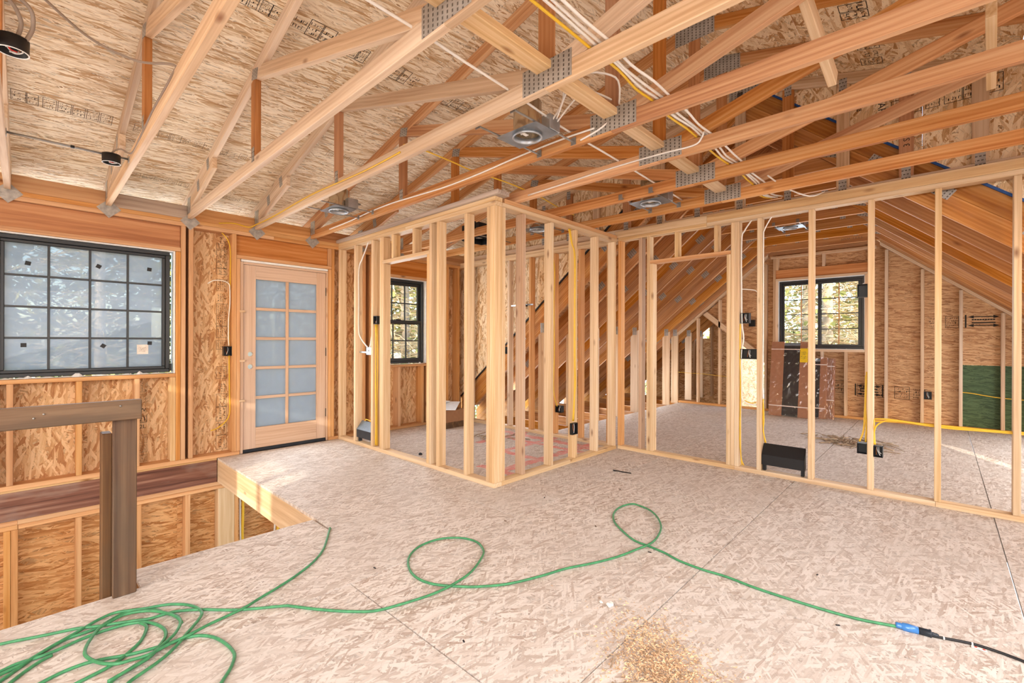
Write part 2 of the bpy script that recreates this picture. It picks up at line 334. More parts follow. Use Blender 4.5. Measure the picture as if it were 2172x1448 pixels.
def prism(name, pts, thick, mat, mat4, parent=None, bev=0.0):
    """polygon pts in local XY, extruded from -thick/2 to thick/2 along local Z"""
    bm = bmesh.new()
    a = [bm.verts.new((x, y, -thick/2)) for x, y in pts]; b = [bm.verts.new((x, y, thick/2)) for x, y in pts]
    bm.faces.new(a[::-1]); bm.faces.new(b); n = len(pts)
    for i in range(n): bm.faces.new((a[i], a[(i+1) % n], b[(i+1) % n], b[i]))
    bmesh.ops.recalc_face_normals(bm, faces=bm.faces[:])
    if bev: bmesh.ops.bevel(bm, geom=bm.edges[:], offset=bev, segments=1, affect='EDGES')
    me = bpy.data.meshes.new(name); bm.to_mesh(me); bm.free(); me.materials.append(mat)
    return link(name, me, None, mat4, parent)
def yz_bar(name, x0, x1, pts, mat, parent, along=None, bev=0.0025):
    """polygon given in (y,z), thickness x0..x1; local X along the given direction so grain follows the board"""
    if along is None: along = (pts[1][0]-pts[0][0], pts[1][1]-pts[0][1])
    l = math.hypot(*along); c, s = along[0]/l, along[1]/l
    cy = sum(p[0] for p in pts)/len(pts); cz = sum(p[1] for p in pts)/len(pts)
    loc = [((p[0]-cy)*c+(p[1]-cz)*s, -(p[0]-cy)*s+(p[1]-cz)*c) for p in pts]
    R = Matrix(((0, 0, 1, (x0+x1)/2), (c, -s, 0, cy), (s, c, 0, cz), (0, 0, 0, 1)))
    return prism(name, loc, x1-x0, mat, R, parent, bev)
def panel(name, o, u, v, w, h, t, mat, parent, gap=0.0003, pts=None):
    """board: local X along u, local Y along v, thickness t centred; o is the lower corner"""
    u = Vector(u).normalized(); v = Vector(v).normalized(); n = u.cross(v)
    if pts is None: pts = [(gap, gap), (w-gap, gap), (w-gap, h-gap), (gap, h-gap)]
    cx = sum(p[0] for p in pts)/len(pts); cy = sum(p[1] for p in pts)/len(pts)
    c = Vector(o) + u*cx + v*cy
    m = Matrix(((u.x, v.x, n.x, c.x), (u.y, v.y, n.y, c.y), (u.z, v.z, n.z, c.z), (0, 0, 0, 1)))
    return prism(name, [(p[0]-cx, p[1]-cy) for p in pts], t, mat, m, parent)
def smooth(pts, n=6):
    P = [Vector(p) for p in pts]; out = []
    for i in range(len(P)-1):
        p0 = P[max(i-1, 0)]; p1 = P[i]; p2 = P[i+1]; p3 = P[min(i+2, len(P)-1)]
        for k in range(n):
            t = k/n; out.append(0.5*((2*p1)+(p2-p0)*t+(2*p0-5*p1+4*p2-p3)*t*t+(3*p1-p0-3*p2+p3)*t**3))
    out.append(P[-1]); return out
def tube_bm(bm, pts, r, sides=8, sm=6, r_end=None):
    P = smooth(pts, sm) if sm else [Vector(p) for p in pts]
    rings = []; N = len(P); prev = None
    for i, p in enumerate(P):
        d = (P[min(i+1, N-1)]-P[max(i-1, 0)]); d = d.normalized() if d.length > 1e-9 else Vector((0, 0, 1))
        if prev is None:
            a = d.cross(Vector((0, 0, 1)))
            if a.length < 1e-3: a = d.cross(Vector((1, 0, 0)))
        else: a = prev - d*prev.dot(d)
        a.normalize(); prev = a; b = d.cross(a)
        rr = r if r_end is None else r + (r_end-r)*i/max(1, N-1)
        rings.append([bm.verts.new(p + a*rr*math.cos(2*PI*k/sides) + b*rr*math.sin(2*PI*k/sides)) for k in range(sides)])
    for i in range(N-1):
        for k in range(sides):
            f = bm.faces.new((rings[i][k], rings[i][(k+1) % sides], rings[i+1][(k+1) % sides], rings[i+1][k])); f.smooth = True
    if sides > 2: bm.faces.new(rings[0][::-1]); bm.faces.new(rings[-1])
def tube(name, lines, r, mat, parent=None, sides=8, sm=6):
    """one mesh from one or several poly-lines (world coordinates)"""
    if not hasattr(lines[0][0], '__len__'): lines = [lines]
    c = Vector(lines[0][0]); bm = bmesh.new()
    for ln in lines: tube_bm(bm, [Vector(p)-c for p in ln], r, sides, sm)
    me = bpy.data.meshes.new(name); bm.to_mesh(me); bm.free(); me.materials.append(mat)
    return link(name, me, None, Matrix.Translation(c), parent)
def lathe(name, prof, mat, loc, parent=None, seg=28, axis=None):
    """profile (r,z) revolved about local Z"""
    bm = bmesh.new(); rings = []
    for r, z in prof: rings.append([bm.verts.new((r*math.cos(2*PI*k/seg), r*math.sin(2*PI*k/seg), z)) for k in range(seg)] if r > 1e-6 else [bm.verts.new((0, 0, z))])
    for a, b in zip(rings, rings[1:]):
        for k in range(seg):
            k2 = (k+1) % seg
            if len(a) == 1 and len(b) == 1: continue
            if len(a) == 1: f = bm.faces.new((a[0], b[k], b[k2]))
            elif len(b) == 1: f = bm.faces.new((a[k], b[0], a[k2]))
            else: f = bm.faces.new((a[k], b[k], b[k2], a[k2]))
            f.smooth = True
    bmesh.ops.recalc_face_normals(bm, faces=bm.faces[:])
    me = bpy.data.meshes.new(name); bm.to_mesh(me); bm.free(); me.materials.append(mat)
    m = Matrix.Translation(loc) @ (axis if axis is not None else Matrix.Identity(4))
    return link(name, me, None, m, parent)
def kids(o): return [c for c in bpy.data.objects if c.parent == o]
CHILD = {}
def dup(root, d, label, cat=True):
    """copy a thing with its parts and sub-parts, moved by d"""
    T = Matrix.Translation(d)
    tree = {}
    for c in bpy.data.objects:
        if c.parent: tree.setdefault(c.parent.name, []).append(c)
    def rec(o, p):
        n = o.copy(); COL.objects.link(n); W[n.name] = T @ W[o.name]
        if p is not None: n.parent = p; n.matrix_basis = W[p.name].inverted() @ W[n.name]
        else: n.matrix_basis = W[n.name]
        for ch in tree.get(o.name, []): rec(ch, n)
        return n
    r = rec(root, None); r['label'] = label; return r
def text(name, body, size, mat, mat4, parent=None):
    cu = bpy.data.curves.new(name, 'FONT'); cu.body = body; cu.size = size; cu.align_x = 'CENTER'; cu.align_y = 'CENTER'; cu.resolution_u = 2; cu.extrude = 0.0004; cu.fill_mode = 'BOTH'
    o = bpy.data.objects.new(name+'_curve', cu); COL.objects.link(o)
    dg = bpy.context.evaluated_depsgraph_get(); me = bpy.data.meshes.new_from_object(o.evaluated_get(dg))
    bpy.data.objects.remove(o); bpy.data.curves.remove(cu); me.materials.clear(); me.materials.append(mat)
    return link(name, me, None, mat4, parent)
def frame4(o, u, v):
    u = Vector(u).normalized(); v = Vector(v).normalized(); n = u.cross(v)
    return Matrix(((u.x, v.x, n.x, o[0]), (u.y, v.y, n.y, o[1]), (u.z, v.z, n.z, o[2]), (0, 0, 0, 1)))
def stamp(o, u, v, w, h, seed, mat, parent, blocks=5, boxed=True):
    """worn grade stamp printed on a sheet: ruled boxes and rows of illegible dashes, flat print"""
    rr = random.Random(seed); bm = bmesh.new()
    def q(x0, y0, x1, y1):
        if x1-x0 < 1e-4 or y1-y0 < 1e-4: return
        bm.faces.new([bm.verts.new((x, y, 0)) for x, y in ((x0, y0), (x1, y0), (x1, y1), (x0, y1))])
    lw = h*0.03; x = 0.0; bwid = w/blocks
    for b in range(blocks):
        ww = bwid*rr.uniform(0.75, 1.0); x0 = b*bwid
        if boxed and rr.random() < 0.7:
            q(x0, 0, x0+ww, lw); q(x0, h-lw, x0+ww, h); q(x0, 0, x0+lw, h); q(x0+ww-lw, 0, x0+ww, h)
        rows = rr.choice((2, 3, 4)); rh = h/(rows+0.6)
        for k in range(rows):
            y = h*0.14+k*rh*0.95; xx = x0+ww*0.1
            while xx < x0+ww*0.88:
                l = rr.uniform(0.03, 0.10)*h*rr.choice((1, 1, 2)); t2 = rh*rr.uniform(0.35, 0.62)
                m = rr.random()
                if m < 0.35: q(xx, y, xx+l*0.35, y+t2)
                elif m < 0.7: q(xx, y+t2*0.8, xx+l, y+t2); q(xx, y, xx+l*0.3, y+t2)
                else: q(xx, y, xx+l, y+t2*0.22); q(xx+l*0.7, y, xx+l, y+t2)
                xx += l+rr.uniform(0.015, 0.05)*h
    me = bpy.data.meshes.new('printed_stamp'); bm.to_mesh(me); bm.free(); me.materials.append(mat)
    return link('printed_stamp', me, None, frame4(o, u, v), parent)

# ------------------------------------------------------------------ floor
fl = struct('floor')
def sheet(x0, x1, y0, y1, mat=None, pts=None):
    if mat is None: mat = M['pink'] if (x1 > 3.0 and x0 < 4.7 and y1 > 2.8) else M['floor']
    if pts: return panel('floor_panel', (0, 0, -0.009), (1, 0, 0), (0, 1, 0), 0, 0, 0.018, mat, fl, pts=pts)
    return panel('floor_panel', (x0, y0, -0.009), (1, 0, 0), (0, 1, 0), x1-x0, y1-y0, 0.018, mat, fl, gap=0.0028)
rows = [(-2.71, -1.49, 0), (-1.49, -0.27, 1), (-0.27, 0.935, 0), (0.935, 2.155, 1), (2.155, 3.375, 0), (3.375, 4.595, 1), (4.595, 5.46, 0)]
for y0, y1, par in rows:
    x = (-2.55 if par == 0 else -3.767) - 2.44
    while x < 9.0:
        a, b = max(x, -4.4), min(x+2.44, 9.0); x += 2.44
        if b-a < 0.05: continue
        if y0 > 3.0 and a < 1.355: a = 1.355
        if b <= a+0.02: continue
        if abs(y0-2.155) < 0.01 and a < 1.3:
            if b > 1.4: sheet(0, 0, 0, 0, M['floor'], [(a+.0028, y0+.0028), (b-.0028, y0+.0028), (b-.0028, y1-.0028), (1.357, y1-.0028), (1.357, 2.872), (a+.0028, 2.868)])
            else: sheet(a, b, y0, 2.868)
            continue
        for (p, q, lo, hi) in ((a, min(b, 4.72), y0, y1), (max(a, 4.72), b, max(y0, -0.93), min(y1, 3.84))):
            if q-p < 0.03 or hi-lo < 0.03: continue
            if p >= 4.7 and a < 4.70: pass
            sheet(p, q, lo, hi)
panel('floor_panel', (0.386, 2.876, -0.012), (1, 0, 0), (0, 1, 0), 0.952, 0.245, 0.018, M['floor'], fl, gap=0.001)
beam('rim_joist', (1.355, 2.872, -0.248), (1.393, 5.458, -0.019), M['spf'], fl)
beam('rim_joist', (-3.2, 2.828, -0.248), (1.353, 2.866, -0.019), M['orange'], fl)
beam('floor_joist', (0.386, 2.868, -0.248), (1.353, 2.906, -0.022), M['orange'], fl)
beam('floor_joist', (0.386, 3.08, -0.248), (1.353, 3.118, -0.022), M['orange'], fl)
for k in range(9):
    X = 4.785 + 0.635*k
    beam('floor_joist', (X, 3.845, -0.26), (X+0.038, 5.85, -0.022), M['attic'], fl)
    if k > 3: beam('floor_joist', (X+0.04, 3.9, -0.24), (X+0.078, 5.3, -0.05), M['attic'], fl)
beam('rim_joist', (4.72, 3.842, -0.26), (9.0, 3.86, -0.02), M['attic'], fl) if False else None
g0 = struct('floor')
panel('concrete_slab', (-5, -3, -2.80), (1, 0, 0), (0, 1, 0), 9.8, 8.6, 0.08, M['floor'], g0)
panel('insulation_board', (4.8, -3, -0.34), (1, 0, 0), (0, 1, 0), 6.2, 8.9, 0.02, M['floor'], g0)

# ------------------------------------------------------------------ window wall (left), upper storey
wl = struct('wall_left')
Y0, Y1 = 5.46, 5.60
O, SPF = M['orange'], M['spf']
def v(x0, x1, z0, z1, mat=O, y0=Y0, y1=Y1, par=None, name='stud'): return beam(name, (x0, y0, z0), (x1, y1, z1), mat, par or wl)
for a, b in ((-4.4, -1.2), (-1.2, 1.56), (2.53, 4.62)): v(a, b, 0.0, 0.038, name='bottom_plate')
for a, b in ((-4.4, -1.0), (-1.0, 1.9), (1.9, 4.70)): v(a, b, 2.347, 2.3845, name='top_plate')
for a, b in ((-4.4, 0.45), (0.45, 2.66), (2.66, 4.70)): v(a, b, 2.3855, 2.423, name='top_plate')
for a, b in ((-0.238, -0.2), (1.0, 1.038), (1.528, 1.564), (2.527, 2.563)): v(a, b, 0.039, 2.09, name='trimmer_stud')
for a, b in ((-0.278, -0.24), (1.0405, 1.079), (1.105, 1.143), (1.488, 1.526), (2.565, 2.603), (-0.7, -0.662), (2.985, 3.023), (4.36, 4.398)): v(a, b, 0.039, 2.346)
v(-0.198, 1.0385, 2.092, 2.129, name='header_plate'); v(-0.198, 1.0385, 2.131, 2.345, M['header'], Y0+0.03, name='window_header')
v(1.528, 2.563, 2.092, 2.129, name='header_plate'); v(1.528, 2.525, 2.131, 2.345, M['header'], Y0+0.03, name='door_header'); v(2.527, 2.563, 2.131, 2.345, name='cripple_stud')
v(-0.198, 0.999, 0.858, 0.894, name='sill_plate')
for a in (-0.112, 0.294, 0.688, 0.960): v(a, a+0.038, 0.039, 0.857, SPF if a > 0.9 else O, name='cripple_stud')
# bathroom part of the window wall
for a, b in ((3.132, 3.17), (4.0, 4.038)): v(a, b, 0.039, 2.09, name='trimmer_stud')
for a, b in ((3.092, 3.13), (4.04, 4.078), (4.58, 4.618)): v(a, b, 0.039, 2.346)
v(3.132, 4.038, 2.092, 2.129, name='header_plate'); v(3.132, 4.038, 2.131, 2.345, M['header'], Y0+0.03, name='window_header')
v(3.172, 3.998, 0.858, 0.890, name='sill_plate')
for a in (3.516, 3.905): v(a, a+0.038, 0.039, 0.857, name='cripple_stud')
# sheathing sheets of the upper storey, outside the studs
def sh(x0, x1, z0, z1, mat='wall_osb', long='z', y=5.606):
    if long == 'z': return panel('sheathing_panel', (x1, y, z0), (0, 0, 1), (-1, 0, 0), z1-z0, x1-x0, 0.011, M[mat], wl)
    return panel('sheathing_panel', (x0, y, z0), (1, 0, 0), (0, 0, 1), x1-x0, z1-z0, 0.011, M[mat], wl)
sh(-4.4, -1.42, -0.30, 2.424); sh(-1.42, -0.2, -0.30, 2.424); sh(-0.2, 1.0, -0.30, 0.892); sh(-0.2, 1.0, 2.094, 2.424)
p_a = sh(1.0, 1.564, -0.30, 2.424); sh(1.564, 2.527, 2.10, 2.424); sh(1.564, 2.527, -0.30, 0.0); sh(2.527, 3.17, -0.30, 2.424)
sh(3.17, 4.0, -0.30, 0.889); sh(3.17, 4.0, 2.094, 2.424); sh(4.0, 4.768, -0.30, 2.424)
# floor edge, rim beam and lower storey framing seen down the stair opening
v(-4.4, 1.353, -0.018, -0.0005, SPF, name='subfloor_edge')
v(-4.4, 1.353, -0.246, -0.0185, M['lvl'], name='rim_beam')
v(1.395, 4.7, -0.246, -0.0185, M['lvl'], name='rim_beam')
for a, b in ((-4.4, -0.05), (-0.05, 2.2), (2.2, 4.7)): v(a, b, -0.2845, -0.247, name='top_plate')
for a, b in ((-4.4, -0.048), (-0.045, 4.7)): v(a, b, -0.3225, -0.2855, name='top_plate')
for a in (-0.126, -0.085, 0.293, 0.703, 1.083, -0.53, 1.95, 2.35, 2.75): v(a, a+0.039, -2.75, -0.3235)
v(1.365, 1.512, -2.75, -0.3235, SPF, name='post'); v(1.5135, 1.552, -2.75, -0.3235, O)
for x0, x1, z0, z1 in ((-4.4, -1.4, -1.53, -0.31), (-1.4, 1.04, -1.53, -0.31), (1.04, 4.7, -1.53, -0.31), (-4.4, -0.2, -2.75, -1.53), (-0.2, 2.24, -2.75, -1.53), (2.24, 4.7, -2.75, -1.53)): sh(x0, x1, z0, z1, 'low_osb', 'x')
# eave blocking between the truss tails
TX = [-0.09+0.609*k for k in range(-1, 8)]
TX = [-0.70, -0.09, 0.52, 1.13, 1.74, 2.345, 2.95, 3.55, 4.15]
for i, (a, b) in enumerate(zip(TX, TX[1:]+[4.75])):
    beam('eave_blocking', (a+0.001, 5.462, 2.4235), (b-0.0395, 5.50, 2.552), M['greycap'] if i == 2 else (M['header'] if i == 5 else O), wl)
# printed stamps on the sheets
for i, (x, z, h) in enumerate(((1.475, 0.06, 0.9), (1.475, 1.12, 0.75), (1.475, 1.92, 0.4))):
    stamp((x, 5.599, z), (0, 0, 1), (-1, 0, 0), h, 0.10, 20+i, M['ink'], wl, 6, True)
stamp((0.80, 5.599, 0.05), (0, 0, 1), (-1, 0, 0), 0.26, 0.075, 31, M['ink_soft'], wl, 3); stamp((0.80, 5.599, 0.62), (0, 0, 1), (-1, 0, 0), 0.20, 0.065, 32, M['ink_soft'], wl, 2)
U, V = (1, 0, 0), (0, 0, 1)
for body, z, s in (('W', 0.545, 0.05), ('21', 0.455, 0.055), ('2L', 0.385, 0.05)):
    text('printed_mark', body, s, M['ink'], frame4((0.765, 5.598, z), U, V), wl)
def ring_rect(name, x0, x1, z0, z1, lw, y, mat, par):
    bm = bmesh.new()
    for a, b, c, d in ((x0, z0, x1, z0+lw), (x0, z1-lw, x1, z1), (x0, z0, x0+lw, z1), (x1-lw, z0, x1, z1)):
        bm.faces.new([bm.verts.new((p, y, q)) for p, q in ((a, b), (c, b), (c, d), (a, d))])
    me = bpy.data.meshes.new(name); bm.to_mesh(me); bm.free(); me.materials.append(mat); return link(name, me, None, Matrix.Identity(4), par)
ring_rect('printed_mark', 0.732, 0.798, 0.425, 0.487, 0.004, 5.598, M['ink'], wl)
stamp((2.95, 5.599, 0.3), (0, 0, 1), (-1, 0, 0), 1.6, 0.05, 35, M['ink'], wl, 10, False)

# ------------------------------------------------------------------ window_1 (large, left)
def muntin_grid(par, xs, zs, x0, x1, z0, z1, y, w, mat):
    for x in xs: beam('muntin', (x-w/2, y-0.009, z0), (x+w/2, y+0.009, z1), mat, par, 0.001)
    for z in zs:
        edges = [x0]+[q for x in xs for q in (x-w/2, x+w/2)]+[x1]
        for a, b in zip(edges[::2], edges[1::2]): beam('muntin', (a, y-0.009, z-w/2), (b, y+0.009, z+w/2), mat, par, 0.001)
def rect_frame(par, name, x0, x1, z0, z1, w, y0, y1, mat):
    beam(name, (x0, y0, z0), (x1, y1, z0+w), mat, par, 0.004); beam(name, (x0, y0, z1-w), (x1, y1, z1), mat, par, 0.004)
    beam(name, (x0, y0, z0+w), (x0+w, y1, z1-w), mat, par, 0.004); beam(name, (x1-w, y0, z0+w), (x1, y1, z1-w), mat, par, 0.004)
w1 = struct('window_1')
rect_frame(w1, 'window_frame', -0.186, 0.962, 0.906, 2.078, 0.034, 5.515, 5.60, M['frame'])
rect_frame(w1, 'sash', -0.152, 0.928, 0.940, 2.044, 0.026, 5.535, 5.585, M['frame'])
for i in range(4):
    for j in range(4):
        xs = [-0.126, 0.127, 0.386, 0.646, 0.902]; zs = [0.966, 1.233, 1.493, 1.753, 2.018]
        beam('pane', (xs[i], 5.556, zs[j]), (xs[i+1], 5.562, zs[j+1]), M['film'], w1, 0)
muntin_grid(w1, [0.127, 0.386, 0.646], [1.233, 1.493, 1.753], -0.126, 0.902, 0.966, 2.018, 5.549, 0.017, M['frame'])
rr = random.Random(3)
for (x, z, a) in ((0.005, 1.856, 0.2), (0.444, 1.883, 0.45), (0.807, 1.897, 0.1), (-0.019, 1.173, 0.0), (0.476, 1.164, 0.6), (0.811, 1.189, 0.05)):
    m = Matrix.Translation((x, 5.5545, z)) @ Matrix.Rotation(a, 4, 'Y')
    link('foam_pad', box_mesh(0.034, 0.003, 0.034, M['black'], 0.0005), None, m, w1)
beam('paper_sticker', (0.715, 5.5535, 1.085), (0.800, 5.555, 1.175), M['paper'], w1, 0)
stamp((0.722, 5.553, 1.10), (1, 0, 0), (0, 0, 1), 0.07, 0.06, 44, M['ink_soft'], w1, 2, False)
# white wrap lining the rough opening
beam('flashing_wrap', (0.985, 5.475, 0.894), (0.998, 5.60, 2.091), M['foam'], w1, 0.003); beam('flashing_wrap', (-0.198, 5.48, 2.08), (0.984, 5.60, 2.0915), M['foam'], w1, 0.003)
def crinkle(name, x0, x1, y0, y1, z, par, seed, amp=0.012):
    rr = random.Random(seed); bm = bmesh.new(); n = 46; rows = []
    for i in range(n+1):
        x = x0+(x1-x0)*i/n; rows.append([bm.verts.new((x, y0+rr.uniform(-.006, .004), z)), bm.verts.new((x, (y0+y1)/2, z+rr.uniform(0.002, amp)+(0.02 if rr.random() < 0.06 else 0))), bm.verts.new((x, y1, z+0.004))])
    for a, b in zip(rows, rows[1:]):
        for k in range(2): bm.faces.new((a[k], b[k], b[k+1], a[k+1]))
    me = bpy.data.meshes.new(name); bm.to_mesh(me); bm.free(); me.materials.append(M['foam']); return link(name, me, None, Matrix.Identity(4), par)
crinkle('flashing_wrap', -0.198, 0.985, 5.485, 5.53, 0.8955, w1, 5)
beam('frame_clip', (0.955, 5.49, 0.92), (0.972, 5.53, 0.99), M['black'], w1)

# ------------------------------------------------------------------ window_2 (bathroom, double hung)
w2 = struct('window_2')
rect_frame(w2, 'window_frame', 3.19, 3.975, 0.900, 2.078, 0.034, 5.52, 5.60, M['frame'])
rect_frame(w2, 'sash', 3.224, 3.941, 1.455, 2.044, 0.045, 5.565, 5.59, M['frame'])
rect_frame(w2, 'sash', 3.224, 3.941, 0.934, 1.510, 0.042, 5.53, 5.56, M['frame'])
for (z0, z1, yy) in ((1.500, 1.999, 5.577), (0.976, 1.468, 5.545)):
    xs = [3.267, 3.478, 3.688, 3.898]; zm = (z0+z1)/2
    for i in range(3):
        for (a, b) in ((z0, zm), (zm, z1)): beam('pane', (xs[i], yy-0.002, a), (xs[i+1], yy+0.002, b), M['glass'], w2, 0)
    muntin_grid(w2, xs[1:3], [zm], xs[0], xs[3], z0, z1, yy-0.004, 0.015, M['frame'])
beam('sash_lock', (3.53, 5.527, 1.509), (3.60, 5.55, 1.523), M['black'], w2)
beam('flashing_wrap', (3.985, 5.475, 0.90), (3.998, 5.60, 2.091), M['foam'], w2, 0.003); beam('flashing_wrap', (3.172, 5.48, 2.08), (3.984, 5.60, 2.0915), M['foam'], w2, 0.003)
crinkle('flashing_wrap', 3.172, 3.985, 5.49, 5.53, 0.891, w2, 6, 0.006)

# ------------------------------------------------------------------ door_1 (glazed exterior door)
d1 = struct('door_1')
DW = M['doorwood']
beam('jamb', (1.5655, 5.47, 0.0), (1.594, 5.60, 2.066), DW, d1); beam('jamb', (2.5085, 5.47, 0.0), (2.5255, 5.60, 2.066), DW, d1); beam('jamb', (1.595, 5.47, 2.04), (2.508, 5.60, 2.066), DW, d1)
beam('flashing_wrap', (1.572, 5.464, 2.0675), (2.522, 5.58, 2.0905), M['foam'], d1, 0.004)
beam('threshold', (1.5955, 5.485, 0.0), (2.5075, 5.60, 0.032), M['sole'], d1)
ya, yb = 5.490, 5.535
cu = bpy.data.curves.new('stile', 'CURVE'); cu.dimensions = '2D'; cu.fill_mode = 'BOTH'; cu.extrude = (yb-ya)/2; cu.resolution_u = 4
def loop(pts):
    s = cu.splines.new('POLY'); s.points.add(len(pts)-1); s.use_cyclic_u = True
    for p, q in zip(s.points, pts): p.co = (q[0], q[1], 0, 1)
loop([(0, 0), (2.003, 0), (2.003, -0.124), (0, -0.124)])
for z in (0.932, 1.069): loop([(z-0.035+0.027*math.cos(t*PI/12), -0.074+0.027*math.sin(t*PI/12)) for t in range(24)])
oc = bpy.data.objects.new('stile_curve', cu); COL.objects.link(oc)
sm = bpy.data.meshes.new_from_object(oc.evaluated_get(bpy.context.evaluated_depsgraph_get())); bpy.data.objects.remove(oc); sm.materials.clear(); sm.materials.append(DW)
leaf = beam('door_leaf', (2.396, ya, 0.035), (2.505, yb, 2.038), DW, d1)          # hinge stile
link('stile', sm, None, Matrix(((0, -1, 0, 1.599), (0, 0, 1, (ya+yb)/2), (1, 0, 0, 0.035), (0, 0, 0, 1))), d1)
beam('rail', (1.7235, ya, 0.035), (2.3955, yb, 0.262), DW, d1); beam('rail', (1.7235, ya, 1.892), (2.3955, yb, 2.038), DW, d1)
for z in (0.932, 1.069): lathe('bore_glow_disc', [(0, 0), (0.026, 0)], M['film2'], (1.673, yb-0.01, z), d1, 20, Matrix.Rotation(PI/2, 4, 'X'))  # translucent discs added so the open bores show white like daylight
beam('strike_bore', (1.594, 5.50, 0.99), (1.6, 5.52, 1.01), M['hinge'], d1)
zs = [0.262, 0.588, 0.914, 1.240, 1.566, 1.892]; xs = [1.7235, 2.0595, 2.3955]
beam('muntin', (2.0595-0.016, ya+0.006, 0.262), (2.0595+0.016, yb-0.006, 1.892), DW, d1, 0.004)
for z in zs[1:-1]:
    beam('muntin', (1.7235, ya+0.006, z-0.016), (2.0595-0.016, yb-0.006, z+0.016), DW, d1, 0.004); beam('muntin', (2.0595+0.016, ya+0.006, z-0.016), (2.3955, yb-0.006, z+0.016), DW, d1, 0.004)
for i in range(2):
    for j in range(5):
        x0 = xs[i] if i == 0 else 2.0755; x1 = 2.0435 if i == 0 else xs[2]
        z0, z1 = zs[j]+(0.016 if j else 0), zs[j+1]-(0.016 if j < 4 else 0)
        beam('pane', (x0, 5.509, z0), (x1, 5.516, z1), M['film2'], d1, 0)
for z in (0.343, 1.081, 1.814):
    h = beam('hinge', (2.502, 5.478, z-0.05), (2.516, 5.492, z+0.05), M['hinge'], d1)
for z in (0.57, 1.0, 1.53): beam('door_shim', (1.556, 5.452, z-0.012), (1.61, 5.469, z+0.012), M['fir'], d1)

# ------------------------------------------------------------------ partition A (bathroom front wall with doorway), faces the landing
wa = struct('wall_bathroom_front')
XA0, XA1 = 2.65, 2.739
def A(y0, y1, z0, z1, name='stud', mat=SPF): return beam(name, (XA0, y0, z0), (XA1, y1, z1), mat, wa)
A(2.69, 5.459, 0.0, 0.038, 'bottom_plate')
A(2.69, 4.0, 2.347, 2.3845, 'top_plate'); A(4.001, 5.459, 2.347, 2.3845, 'top_plate'); A(2.69, 5.459, 2.3855, 2.423, 'top_plate')
beam('cap_plate', (2.62, 2.63, 2.4235), (2.76, 5.459, 2.4605), M['greycap'], wa)
for y in (5.42, 5.024, 4.631, 3.437, 3.04): A(y, y+0.038, 0.039, 2.346)
A(4.449, 4.487, 0.039, 2.346); A(3.552, 3.590, 0.039, 2.346)
A(4.410, 4.448, 0.039, 2.056, 'trimmer_stud'); A(3.591, 3.629, 0.039, 2.056, 'trimmer_stud')
A(3.591, 4.448, 2.057, 2.094, 'header_plate')
for y in (4.220, 3.834): A(y, y+0.038, 2.095, 2.346, 'cripple_stud')
A(4.410, 4.448, 2.095, 2.346, 'cripple_stud')
A(2.752, 2.790, 0.039, 2.346); A(2.6905, 2.7505, 0.039, 2.346, 'corner_post')
# ------------------------------------------------------------------ partition B (bathroom side wall)
wb = struct('wall_bathroom_side')
def B(x0, x1, z0, z1, name='stud', mat=SPF): return beam(name, (x0, 2.69, z0), (x1, 2.779, z1), mat, wb)
B(2.74, 3.72, 0, 0.038, 'bottom_plate'); B(3.721, 4.60, 0, 0.038, 'bottom_plate')
B(2.74, 4.60, 2.347, 2.3845, 'top_plate'); B(2.766, 4.60, 2.3855, 2.423, 'top_plate', M['orange'])
B(2.7405, 2.7775, 0.039, 2.346)
for i, x in enumerate((2.998, 3.400, 3.792, 4.184)): B(x, x+0.038, 0.039, 2.346, mat=M['spf2'] if i == 0 else SPF)
B(4.545, 4.583, 0.039, 2.346)
# ------------------------------------------------------------------ partition C (attic front wall)
wc = struct('wall_attic_front')
def Cc(y0, y1, z0, z1, name='stud', mat=SPF): return beam(name, (4.62, y0, z0), (4.709, y1, z1), mat, wc)
Cc(1.4345, 2.689, 0, 0.038, 'bottom_plate'); Cc(0.03, 1.434, 0, 0.038, 'bottom_plate'); Cc(-0.93, 0.029, 0, 0.038, 'bottom_plate')
Cc(1.70, 2.689, 2.361, 2.3985, 'top_plate'); Cc(-0.93, 1.699, 2.361, 2.3985, 'top_plate')
Cc(1.70, 2.73, 2.3995, 2.4765, 'top_plate'); Cc(-0.93, 1.699, 2.3995, 2.4765, 'top_plate')
Cc(2.65, 2.688, 0.039, 2.36, mat=M['orange'])
Cc(2.395, 2.432, 0.039, 2.36, mat=M['spf2'])
Cc(2.300, 2.337, 0.039, 2.36); Cc(1.435, 1.471, 0.039, 2.36); Cc(1.396, 1.434, 0.039, 2.36)
Cc(2.262, 2.2995, 0.039, 2.060, 'trimmer_stud'); Cc(1.472, 1.5095, 0.039, 2.060, 'trimmer_stud')
Cc(1.472, 2.2995, 2.061, 2.098, 'header_plate', M['orange'])
for y in (1.990, 1.591): Cc(y, y+0.037, 2.099, 2.36, 'cripple_stud')
for y in (1.204, 0.800, 0.394, -0.001, -0.397, -0.80): Cc(y, y+0.038, 0.039, 2.36)
# ------------------------------------------------------------------ partition D (bathroom back wall below the dormer cheek)
wd = struct('wall_bathroom_back')
def D(y0, y1, z0, z1, name='stud', mat=M['spf2']): return beam(name, (4.62, y0, z0), (4.709, y1, z1), mat, wd)
D(2.78, 5.459, 0, 0.038, 'bottom_plate', SPF); D(2.74, 5.459, 2.347, 2.3845, 'top_plate', SPF); D(2.74, 5.459, 2.3855, 2.423, 'top_plate', SPF)
for i, y in enumerate((5.20, 4.80, 4.40, 4.00, 3.60, 3.20, 2.80)): D(y, y+0.038, 0.039, 2.346, mat=M['fir'] if i < 3 else M['orange'])

